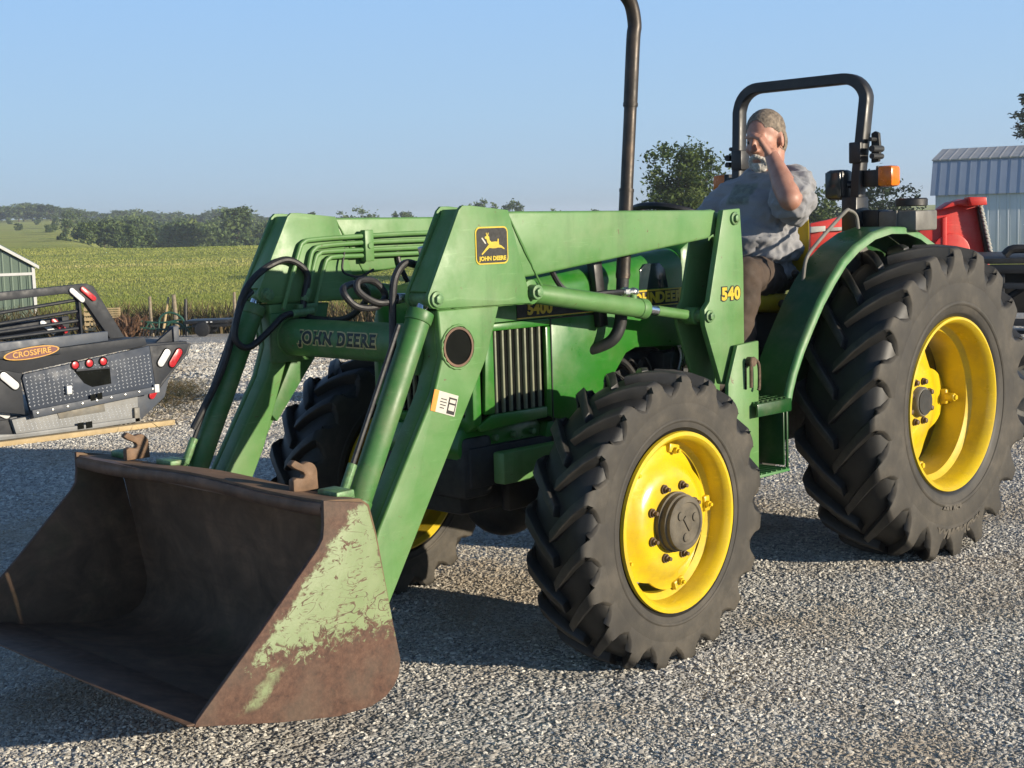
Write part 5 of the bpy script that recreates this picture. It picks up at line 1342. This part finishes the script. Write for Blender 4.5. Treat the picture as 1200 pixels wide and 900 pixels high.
# ================================================================== BUILDINGS AND YARD THINGS
def ribbed(name, base, var, period, rough=.4, metal=.3, axis=0):
    t = NT(name); x = t.xyz()[axis]
    w = t.math('SINE', t.math('MULTIPLY', x, 2 * PI / period))
    c = t.ramp(t.noise(.9, 6, .6, vec=t.mapping((1.4, 1.4, .35))), [(.3, tuple(v * (1 - var) for v in base)), (.7, tuple(v * (1 + var) for v in base))])
    t.bump(t.smooth(w, .55, .95), .8, .03)
    return t.set(c, rough, metal)
VANG = math.atan2(RH.y, RH.x)
# grey-blue barn
M['barn_wall'] = ribbed('barn_wall_metal', (.50, .54, .58), .08, .62, .45, .25)
M['barn_steep'] = ribbed('barn_roof_metal', (.34, .40, .50), .08, .62, .38, .3)
M['barn_top'] = ribbed('barn_top_metal', (.36, .36, .36), .10, .62, .6, .2)
D = 92; zb = -1.8; barn = empty('barn', W(D, U(D, 1096.5), zb), (0, 0, VANG - R_(26))); tag(barn, 'grey blue metal barn with gambrel roof at the right edge', 'barn')
ze, zk, zr = row_z(D, 1097, 228) - zb, row_z(D, 1102, 190) - zb, row_z(D + 4.6, 1150, 177) - zb
Lb = 26
m = MB(); m.prism([(0, 0), (9.6, 0), (9.6, ze), (8.8, zk - .15), (4.8, zr - .15), (.8, zk - .15), (0, ze)], .05, Lb - .05, 'x'); m.build('wall', 'barn_wall', barn)
m = MB()
for a, b_, nm in (((-.25, ze - .12), (.78, zk), 'barn_steep'),):
    m.prism([(-.25, ze - .12), (.75, zk), (.80, zk + .06), (-.22, ze - .05)], -.25, Lb, 'x'); m.prism([(9.85, ze - .12), (8.85, zk), (8.80, zk + .06), (9.82, ze - .05)], -.25, Lb, 'x')
m.build('lower_roof', 'barn_steep', barn)
m = MB(); m.prism([(.66, zk + .02), (4.8, zr), (8.94, zk + .02), (8.94, zk + .10), (4.8, zr + .09), (.66, zk + .10)], -.30, Lb, 'x'); m.build('upper_roof', 'barn_top', barn)
m = MB(); m.prism([(-.02, ze - .10), (-.02, ze - .02), (.0, ze - .02), (.0, ze - .10)], 0, Lb, 'x'); m.build('eave_trim', 'whitepaint', barn)
m = MB(); m.box((0, -.006, ze / 2), (.05, .02, ze - .25)); me = m.mesh('wall_rib')
for k in range(34): put('wall_rib', me, 'barn_wall', barn, (.3 + .62 * k, 0, 0))
m = MB(); m.prism([(-.250, ze - .10), (.750, zk + .02), (.738, zk + .026), (-.262, ze - .094)], -.02, .02, 'x'); me = m.mesh('roof_rib')
for k in range(34): put('roof_rib', me, 'barn_steep', barn, (.3 + .62 * k, 0, 0))

# green shed with white trim at the left edge
M['shed'] = ribbed('shed_green_metal', (.12, .165, .125), .08, .30, .45, .15)
D = 53; zb = ground_h(D, U(D, 46)) - .1; k_ = D / 1651
shed = empty('shed', W(D, U(D, 45.5), zb), (0, 0, VANG + R_(19.5))); tag(shed, 'green metal shed with white trim at the left edge of the meadow', 'shed')
Hs = row_z(D, 42, 313) - zb; Hp = row_z(D, -20, 291) - zb; Ls_ = 3.6
m = MB(); m.prism([(0, 0), (0, Hs - .05), (-Ls_ / 2, Hp + .30), (-Ls_, Hs - .05), (-Ls_, 0)], 0, 5, 'y'); m.build('wall', 'shed', shed)
m = MB(); m.prism([(.15, Hs - .07), (.15, Hs + .03), (-Ls_ / 2, Hp + .48), (-Ls_ - .15, Hs + .03), (-Ls_ - .15, Hs - .07), (-Ls_ / 2, Hp + .37)], -.12, 5.1, 'y'); m.build('roof', 'shed', shed)
m = MB(); m.prism([(.16, Hs - .07), (.16, Hs + .05), (-Ls_ / 2, Hp + .50), (-Ls_ - .16, Hs + .05), (-Ls_ - .16, Hs - .07), (-Ls_ / 2, Hp + .37)], -.16, -.121, 'y'); m.build('rake_trim', 'whitepaint', shed)
m = MB(); m.box((-.05, -.02, Hs / 2), (.11, .06, Hs)); m.box((-Ls_ + .05, -.02, Hs / 2), (.11, .06, Hs)); m.box((-Ls_ / 2, -.022, Hs - .24), (Ls_ - .22, .05, .10)); m.build('trim', 'whitepaint', shed)
m = MB(); m.box((0, -.012, (Hs - .3) / 2), (.03, .03, Hs - .35)); me = m.mesh('wall_rib')
for k in range(11): put('wall_rib', me, 'shed', shed, (-.30 - .29 * k, 0, 0))

# ---------------------------------------------------------------- truck beds on the ground at left
def poly(pts, y0, y1, name, mat, parent, bev=.004):
    m = MB(); m.prism(pts, y0, y1, bev=bev); return m.build(name, mat, parent)
OB = Vector((.37, -6.9, 0))
def bed_child(o): o.location = o.location - OB if o.parent is not None and o.parent.type == 'EMPTY' else o.location; return o
def capsule_pts(x0, z0, x1, z1, r):
    a = math.degrees(math.atan2(z1 - z0, x1 - x0)); return arc((x1, z1), r, a - 90, a + 90, 6) + arc((x0, z0), r, a + 90, a + 270, 6)
def oval(cx, cz, rx, rz, n=28, tilt=0.0): return [(cx + rx * math.cos(2 * PI * k / n), cz + rz * math.sin(2 * PI * k / n) + tilt * rx * math.cos(2 * PI * k / n)) for k in range(n)]
def tread(panel, c00, c10, c01, nx, nz, y, name, mat, parent, size=.013):
    """raised lozenges of chequer plate between three panel corners"""
    m = MB(); b = bmesh.new(); c00, c10, c01 = (Vector((p[0], y, p[1])) for p in (c00, c10, c01)); ex = (c10 - c00).normalized(); ez = (c01 - c00).normalized()
    for i in range(nx):
        for j in range(nz):
            if panel and panel((i + .5) / nx, (j + .5) / nz): continue
            p = c00 + (c10 - c00) * ((i + .5) / nx) + (c01 - c00) * ((j + .5) / nz)
            d = (ex + ez).normalized() if (i + j) % 2 else (ex - ez).normalized(); q = (ex - ez).normalized() if (i + j) % 2 else (ex + ez).normalized()
            vs = [b.verts.new(p + d * size), b.verts.new(p + q * size * .38), b.verts.new(p - d * size), b.verts.new(p - q * size * .38)]; tp = b.verts.new(p + Vector((0, .005, 0)))
            for k in range(4): b.faces.new((vs[k], vs[(k + 1) % 4], tp))
    m.merge(b); o = m.build(name, mat, parent); o['kind'] = 'stuff'; return o
M['plate'] = simple('chequer_plate_dark', (.020, .030, .050), .6, .0, var=.15, scale=6, bump=.05, dirt=(.06, .06, .06), dirt_amt=.2)
M['plate_tip'] = simple('chequer_tips', (.42, .44, .46), .5, .0, var=.2, scale=20)
M['plate_grey'] = simple('chequer_plate_grey', (.20, .205, .205), .6, .0, var=.2, scale=6, bump=.1, dirt=(.2, .165, .12), dirt_amt=.5)
M['emblem_dark'] = simple('emblem_maroon_print', (.10, .012, .012), .4, var=.2, scale=30)
M['emblem_gold'] = simple('emblem_gold_print', (.50, .25, .02), .4, var=.2, scale=30)
ub = empty('truck_bed', OB); tag(ub, 'black steel truck bed with chequer plate rear panel and CROSSFIRE oval, stacked on top', 'truck bed')
P_ = []
def U_(pts, y0, y1, name, mat, bev=.004, parent=None):
    o = poly(pts, y0, y1, name, mat, parent or ub, bev)
    if parent is None: o.location = -OB
    return o
pan = U_([(.955, .49), (.94, .522), (-.186, .655), (-.225, .262), (.895, .172)], -6.64, -6.602, 'rear_panel', 'plate')
def hole(u, v): return .36 < u < .70 and .22 < v < .66
tread(hole, (.925, .245), (-.205, .335), (.945, .505), 30, 9, -6.6025, 'tread_pattern', 'plate_tip', pan)
U_([(.895, .168), (-.225, .258), (-.228, .310), (.905, .232)], -6.601, -6.575, 'rear_sill', 'bedgrey')
U_([(.962, .49), (.945, .20), (1.45, .30), (1.45, .66), (.945, .53)], -6.66, -6.615, 'side_wing', 'bedblack')
U_([(1.45, .658), (.95, .532), (-.18, .662), (-.16, .735), (1.45, .60 + .07)], -6.665, -6.625, 'top_band', 'bedblack')
rw = U_([(-.194, .654), (-.232, .27), (-.30, .34), (-.545, .565), (-.585, .645)], -6.66, -6.615, 'side_wing', 'bedblack')
U_([(-.585, .645), (-.545, .565), (-.30, .34), (-.232, .262), (-.255, .26), (-.32, .33), (-.565, .555), (-.605, .640)], -6.95, -6.62, 'wing_edge', 'bedblack')
U_([(1.45, .775), (.17, .805), (.17, .728), (1.45, .668)], -6.70, -6.64, 'deck_rail', 'bedgrey')
U_([(1.45, .70), (-.60, .66), (-.60, .63), (1.45, .64)], -7.9, -6.68, 'deck', 'bedblack')
U_([(-.33, .655), (-.505, .770), (-.525, .655)], -6.80, -6.76, 'gusset', 'bedblack'); U_([(-.508, .645), (-.508, .790), (-.562, .795), (-.562, .645)], -6.82, -6.74, 'stake', 'bedgrey')
# emblem
em = U_(oval(.866, .688, .235, .048, tilt=-.07), -6.60, -6.594, 'emblem', 'emblem_gold', 0); U_(oval(.866, .688, .220, .040, tilt=-.07), -6.595, -6.591, 'emblem_field', 'emblem_dark', 0, em)
me = text_mesh('CROSSFIRE', .062, .003, .0012, 1.08); me.transform(plane_frame((.866, -6.590, .688), (-1, 0, .07), (0, 0, 1))); put('emblem_lettering', me, 'emblem_gold', em)
U_([(1.45, .66), (.62, .655), (.62, .71), (.75, .745), (1.45, .69)], -6.63, -6.601, 'emblem_plate', 'bedblack')
# lights
for (a, b_, mt) in (((1.105, .525), (1.015, .440), 'whitelens'), ((-.289, .500), (-.355, .585), 'whitelens'), ((-.398, .485), (-.470, .578), 'redlens')):
    U_(capsule_pts(*a, *b_, .040), -6.617, -6.607, 'light_bezel', 'darkvoid', .003)
    U_(capsule_pts(*a, *b_, .032), -6.612, -6.602, 'marker_light', mt, .004)
for x, z in ((.503, .556), (.376, .560), (.252, .563)):
    m = MB(); m.rod((x, -6.605, z), (x, -6.594, z), .041, seg=20, bev=.004); o = m.build('light_grommet', 'darkvoid', ub); o.location = -OB
    m = MB(); m.rod((x, -6.605, z), (x, -6.590, z), .031, seg=20, bev=.006); o = m.build('tail_light', 'redlens', ub); o.location = -OB
for k in range(9):
    m = MB(); m.rod((.86 - .13 * k, -6.578, .205 + .0105 * k), (.86 - .13 * k, -6.570, .205 + .0105 * k), .011, seg=6, bev=.002); o = m.build('sill_bolt', 'steel', ub); o.location = -OB
rec = U_([(.515, .512), (.195, .508), (.190, .372), (.36, .362), (.43, .40)], -6.604, -6.598, 'plate_recess', 'darkvoid', .001)
U_([(.505, .517), (.20, .513), (.20, .500), (.50, .503)], -6.598, -6.580, 'recess_rim', 'bedblack', .002, rec).location = (0, 0, 0)
for x in (.372, .312): U_([(x + .025, .250 + (.372 - x) * .08), (x + .025, .302 + (.372 - x) * .08), (x - .020, .306 + (.372 - x) * .08), (x - .020, .254 + (.372 - x) * .08)], -6.576, -6.572, 'hitch_socket', 'darkvoid', 0)
for x, z in ((.58, .362), (-.215, .292)): m = MB(); m.box((x, -6.58, z), (.045, .03, .07), bev=.005); o = m.build('bumper_pad', 'whitepaint', ub); o.location = -OB
# headache rack
rk = U_([(1.5, 1.10), (-.205, 1.172), (-.275, 1.145), (-.585, .61), (-.50, .615), (-.42, .64), (-.185, 1.00), (-.145, 1.005), (-.145, .70), (-.125, .70), (-.12, 1.03), (-.06, 1.085), (.0, 1.092), (1.5, 1.025)], -7.74, -7.67, 'rack_frame', 'bedblack', .006)
for (z0, z1, x1) in ((.875, 1.030, -.13), (.79, .93, -.13), (.735, .845, -.13), (.70, .775, -.13)):
    m = MB(); m.rod((1.5, -7.71, z0), (x1, -7.71, z1), .016, seg=10); o = m.build('rack_bar', 'bedblack', ub); o.location = -OB
for (a, b_, mt) in (((-.055, 1.118), (-.150, 1.030), 'whitelens'), ((-.162, 1.124), (-.262, 1.035), 'redlens')):
    U_(capsule_pts(*a, *b_, .024), -7.668, -7.650, 'marker_light', mt, .004)
bar = U_([(1.5, .79), (-.15, .875), (-.15, .70), (-.05, .69), (.05, .76), (1.5, .70)], -7.98, -7.93, 'second_rack_frame', 'bedblack', .006)
for (a, b_, mt) in (((.115, .835), (.015, .745), 'whitelens'), ((.005, .845), (-.10, .745), 'redlens')):
    U_(capsule_pts(*a, *b_, .024), -7.925, -7.91, 'marker_light', mt, .004)
# lower bed
lb_ = empty('truck_bed', OB); tag(lb_, 'dusty grey truck bed with chequer plate panel, underneath the black one on the ground', 'truck bed')
def L_(pts, y0, y1, name, mat, bev=.004, parent=None):
    o = poly(pts, y0, y1, name, mat, parent or lb_, bev)
    if parent is None: o.location = -OB
    return o
pan = L_([(1.04, .165), (-.08, .250), (-.075, .025), (1.00, .005)], -6.72, -6.66, 'rear_panel', 'plate_grey')
tread(lambda u, v: .33 < u < .62 and v > .55, (.99, .06), (-.085, .075), (1.02, .165), 30, 5, -6.6605, 'tread_pattern', 'plate_tip', pan)
L_([(1.5, .04), (1.02, .004), (-.075, .020), (-.078, .055), (1.02, .05), (1.5, .1)], -6.659, -6.63, 'rear_sill', 'plate_grey')
L_([(-.082, .24), (-.078, .012), (-.15, .02), (-.385, .190), (-.455, .395), (-.44, .43), (-.25, .36)], -6.80, -6.74, 'side_wing', 'bedgrey')
L_([(1.5, .16), (1.05, .165), (1.01, .01), (1.5, .04)], -6.76, -6.70, 'side_wing', 'bedblack')
L_(capsule_pts(-.255, .215, -.325, .315, .030), -6.738, -6.722, 'marker_light', 'redlens')
L_([(.66, .19), (.24, .222), (.23, .14), (.64, .125)], -6.659, -6.654, 'plate_recess', 'greyplate', .001)
for x in (.47, .395): L_([(x + .03, .022), (x + .03, .075), (x - .025, .077), (x - .025, .024)], -6.629, -6.625, 'hitch_socket', 'darkvoid', 0)
L_([(1.5, .15), (-.3, .23), (-.3, .2), (1.5, .12)], -8.0, -6.75, 'deck', 'bedgrey')
m = MB(); m.box((-.05, -6.645, .075), (.05, .03, .13), bev=.004); o = m.build('corner_cap', 'greyplate', lb_); o.location = -OB
L_([(1.46, .42), (1.08, .30), (1.02, .17), (1.1, .0), (1.46, .0)], -7.2, -6.72, 'wheel_arch', 'bedblack')
L_(capsule_pts(1.11, .235, 1.06, .205, .032), -6.717, -6.70, 'marker_light', 'whitelens')
m = MB(); m.box((.60, -6.40, .022), (1.62, .10, .042), rot=(0, R_(.3), R_(-4.5)), bev=.004); o = m.build('timber', 'wood'); tag(o, 'long pale timber lying on gravel in front of the truck beds', 'timber')

# ---------------------------------------------------------------- fence line things
PZ = lambda D, u, v: W(D, U(D, u), row_z(D, u, v))
for k, (u0, v0, u1, v1, r, lab) in enumerate(((178, 347, 179, 392, .055, 'grey wooden post at the meadow edge, leftmost upright one'), (206, 345, 209, 392, .075, 'thick pale wooden post at the meadow edge, the stoutest'), (220, 350, 219, 392, .06, 'dark post at the meadow edge just right of the stout pale one'), (277, 342, 278, 390, .055, 'thin post standing alone beside the far loader arm'))):
    D = 47; p0, p1 = PZ(D, u1, v1), PZ(D, u0, v0); e = empty('fence_post', p0); tag(e, lab, 'post', 'posts along the meadow edge')
    m = MB(); m.tube([(0, 0, -.2), tuple((p1 - p0) * .5 + Vector((.02, 0, 0))), tuple(p1 - p0)], lambda t: r * (1.05 - .15 * t), 9, 3); m.build('post', 'postwood' if k != 2 else 'black', e)
p0, p1 = PZ(46.6, 191, 386), PZ(47.2, 200, 348); e = empty('wooden_rail', p0); tag(e, 'pale rail leaning between the posts at the meadow edge', 'rail'); m = MB(); m.rod((0, 0, -.1), tuple(p1 - p0), .05, .04, seg=8); m.build('rail', 'wood', e)
# folded green harrow
D = 45; e = empty('harrow', W(D, U(D, 205), ground_h(D, U(D, 205))), (0, 0, VANG)); tag(e, 'tangled green steel harrow frame lying below the posts', 'harrow'); k_ = D / 1651; g = ground_h(D, U(D, 205))
def px(u, v): return ((u - 205) * k_, 0, row_z(D, u, v) - g)
for pts, r in (([px(165, 384), px(195, 386), px(225, 383)], .035), ([px(163, 376), px(190, 378), px(215, 374)], .03), ([px(186, 388), px(189, 372), px(200, 366), px(214, 372), px(218, 386)], .035), ([px(192, 390), px(200, 378), px(212, 380), px(222, 389)], .04), ([px(168, 390), px(176, 378), px(184, 389)], .03)):
    m = MB(); m.tube(pts, r, 7, 5); o = m.build('frame_tube', 'implement', e)
m = MB()
for k in range(16): m.tube([(px(166 + 3.6 * k, 384)[0], -.1, .28), (px(166 + 3.6 * k, 384)[0] + .03, -.28, .16), (px(166 + 3.6 * k, 384)[0], -.22, .0)], .014, 5, 3)
o = m.build('tines', 'iron', e); o['kind'] = 'stuff'
D = 44.5; e = empty('flat_trailer', W(D, U(D, 243), ground_h(D, U(D, 243))), (0, 0, VANG)); tag(e, 'low dark flat trailer parked at the meadow edge behind the harrow', 'trailer'); g = ground_h(D, U(D, 243)); k_ = D / 1651
m = MB(); m.box((0, .4, .46), (1.35, 1.1, .10), bev=.01); m.box((.1, .4, .34), (1.1, .9, .10)); m.rod((.65, .4, .38), (1.6, .2, .30), .04); m.build('deck', 'black', e)
for y in (-.2, 1.0):
    m = MB(); m.rod((-.1, y - .08, .24), (-.1, y + .08, .24), .24, seg=18, bev=.03); m.build('wheel', 'hose', e)
for x in (.05, .18): m = MB(); m.box((x, -.165, .46), (.06, .02, .04)); m.build('reflector', 'whitelens', e)
# pallets
D = 46
def pallet(u0, u1, v0, v1, lab, rot):
    g = row_z(D, u0, v1); w_ = (u1 - u0) / 1651 * D; h = row_z(D, u0, v0) - g
    e = empty('pallet_stack', W(D, U(D, (u0 + u1) / 2), g), (0, 0, VANG + rot)); tag(e, lab, 'pallet')
    mb = MB(); mb.box((0, 0, 0), (w_, .09, h * .13)); me = mb.mesh('slat'); mc = MB(); mc.box((0, .06, 0), (w_ * .10, .06, h)); mcm = mc.mesh('stringer')
    for k in range(5): put('slat', me, 'wood', e, (0, 0, h * (.08 + .21 * k)))
    for x in (-.44, 0, .44): put('stringer', mcm, 'wood', e, (x * w_, 0, h / 2))
pallet(100, 112, 360, 388, 'pale pallet standing on edge seen through the black rack', .2); pallet(112, 142, 361, 373, 'pale wooden pallet right of the rack, lying flat end on', .05)
g = ground_h(45, U(45, 148)); rngw = np.random.default_rng(3); pts = [tuple(W(45, U(45, 148), g) + Vector((rngw.normal() * .28, rngw.normal() * .28, rngw.uniform(0, .5)))) for k in range(420)]
M['rustweed'] = mat_leafy('russet_weed', [(0, (.06, .035, .02)), (.5, (.17, .09, .05)), (1, (.28, .17, .10))])
me = blades('weed_clump', pts, np.full(len(pts), .3), np.full(len(pts), .03), rngw.uniform(0, 1, len(pts)), .7, 5); me.materials.append(M['rustweed']); o = put('weed_clump', me); tag(o, 'russet brown weed clump right of the black rack', 'weed')

# ---------------------------------------------------------------- red mower and dark trailer behind the tractor
D = 11.4; k_ = D / 1651; u0 = 1060
mw = empty('rotary_mower', W(D, U(D, u0), 0), (0, 0, VANG)); tag(mw, 'red folding rotary mower parked behind the tractor', 'mower')
def q(u, v, y=0.0): return ((u - u0) * k_, row_z(D, u, v))
def mwp(pts, y0, y1, name, mat, bev=.006): m = MB(); m.prism([q(*p) for p in pts], y0, y1, bev=bev); return m.build(name, mat, mw)
wing = mwp([(1079, 262), (1086, 252), (1100, 246), (1118, 239), (1146, 240), (1161, 305), (1079, 312)], 0, .06, 'wing_panel', 'red')
mwp([(1100, 246), (1112, 238), (1128, 234), (1142, 236), (1143, 243), (1120, 241)], -.10, .10, 'top_hood', 'red')
mwp([(1129, 232), (1149, 232), (1150, 241), (1132, 242)], -.16, -.02, 'end_block', 'red')
m = MB(); c = q(1115, 296); m.rod((c[0], -.03, c[1]), (c[0], .02, c[1]), .155, seg=32, bev=.01); m.build('blade_housing', 'red', mw)
mwp([(1104, 256), (1109, 254), (1109, 305), (1104, 305)], -.04, .0, 'stiffener', 'red')
mwp([(1080, 249), (1095, 247), (1096, 253), (1088, 256), (1087, 262), (1080, 262)], -.05, -.01, 'hinge', 'decal_white', .003)
m = MB()
for k in range(26):
    a = Vector((q(1147, 242)[0], -.07, q(1147, 242)[1])).lerp(Vector((q(1161, 303)[0], -.07, q(1161, 303)[1])), k / 25); m.box(tuple(a), (.026, .03, .014), rot=(0, .25 + (.5 if k % 2 else -.3), 0), bev=.003)
o = m.build('chain_guard', 'decal_white', mw); o['kind'] = 'stuff'
mwp([(1144, 243), (1148, 242), (1162, 305), (1156, 305)], -.05, .0, 'chain_rail', 'exhaust', .003)
mwp([(952, 262), (972, 258), (991, 253), (992, 277), (972, 289), (952, 292)], 0, .06, 'wing_panel', 'red')
mwp([(951, 266), (968, 265), (968, 271), (951, 273)], -.05, -.01, 'hinge', 'decal_white', .003); mwp([(974, 267), (992, 266), (992, 270), (974, 271)], -.03, 0, 'warning_strip', 'decal_white', .002)
mwp([(952, 290), (1162, 300), (1162, 330), (952, 330)], .02, .9, 'deck', 'red'); mwp([(1000, 326), (1020, 326), (1020, 410), (1000, 410)], .2, .4, 'gauge_leg', 'black')
m = MB(); c = q(1010, 420); 
for x in (-.4, .5): m.rod((x, .35, .26), (x, .55, .26), .26, seg=24, bev=.04)
m.build('gauge_wheel', 'hose', mw)
D = 9.6; k_ = D / 1651; u0 = 1160
ft = empty('equipment_trailer', W(D, U(D, u0), 0), (0, 0, VANG - R_(12))); tag(ft, 'dark steel flatbed trailer end showing behind the rear tyre at the right edge', 'trailer')
def tp_(pts, y0, y1, name, mat='black', bev=.005): m = MB(); m.prism([q(*p) for p in pts], y0, y1, bev=bev); return m.build(name, mat, ft)
tp_([(1120, 304), (1330, 299), (1330, 306), (1120, 310)], -.02, 1.6, 'deck', 'iron'); tp_([(1120, 311), (1330, 307), (1330, 318), (1120, 321)], -.03, .04, 'side_rail', 'black')
tp_([(1120, 331), (1330, 331), (1330, 339), (1120, 338)], .0, .06, 'lower_rail', 'bedblack'); tp_([(1120, 372), (1330, 376), (1330, 384), (1120, 380)], .0, .06, 'lower_rail', 'bedblack')
tp_([(1120, 322), (1330, 319), (1330, 371), (1120, 371)], .45, .60, 'dark_backing', 'black')  # added black sheet that fills the gap behind the rails with dark
for x in (1172, 1205, 1240, 1280): tp_([(x, 318), (x + 6, 318), (x + 6, 384), (x, 384)], .0, .05, 'upright')
m = MB(); a, b_ = q(1150, 372), q(1200, 338); m.rod((a[0], .1, a[1]), (b_[0], .1, b_[1]), .022); m.build('brace', 'bedblack', ft)
for x in (1215, 1330):
    c = q(x, 0); zw = .33; w_ = empty('wheel', (c[0], .30, zw), parent=ft)
    m = MB(); m.lathe([(-.10, .19), (-.12, .24), (-.115, .30), (-.08, .33), (.08, .33), (.115, .30), (.12, .24), (.10, .19)], 32, close=True); m.build('tyre', 'hose', w_)
    m = MB(); m.lathe([(-.085, .0), (-.085, .07), (-.07, .10), (-.06, .16), (-.095, .185), (-.10, .195), (.10, .195), (.10, .0)], 28); m.build('rim', 'greyplate', w_)
m = MB(); c0_, c1_ = q(1190, 0)[0], q(1355, 0)[0]; m.box(((c0_ + c1_) / 2, .30, .74), (c1_ - c0_, .30, .02), bev=.004); m.box((c0_, .30, .66), (.02, .30, .18), bev=.004); m.box(((c0_ + c1_) / 2, .75, .55), (c1_ - c0_ + .5, .9, .14), bev=.01); m.build('mudguard', 'black', ft)
m = MB(); a = q(1192, 296); m.tube([(a[0] - .06, .2, a[1] - .02), (a[0], .2, a[1] + .02), (a[0] + .2, .2, a[1] + .01)], .03, 8, 4); m.build('tie_strap', 'hose', ft)

# ---------------------------------------------------------------- thin morning haze in the air
c0 = W(700, 0); hz = MB(); hz.box((c0.x, c0.y, 7.0), (3600, 3600, 34.0)); ho = hz.build('haze', None)
hm_ = bpy.data.materials.new('morning_haze'); hm_.use_nodes = True; hn = hm_.node_tree.nodes; hn.remove(hn['Principled BSDF'])
pv = hn.new('ShaderNodeVolumePrincipled'); pv.inputs['Color'].default_value = (.86, .93, 1.0, 1); pv.inputs['Density'].default_value = .00055; pv.inputs['Anisotropy'].default_value = .2
hm_.node_tree.links.new(pv.outputs[0], hn['Material Output'].inputs['Volume']); ho.data.materials.append(hm_)
ho['kind'] = 'stuff'; ho['label'] = 'thin pale haze hanging over the far meadow and wood'; ho['category'] = 'haze'
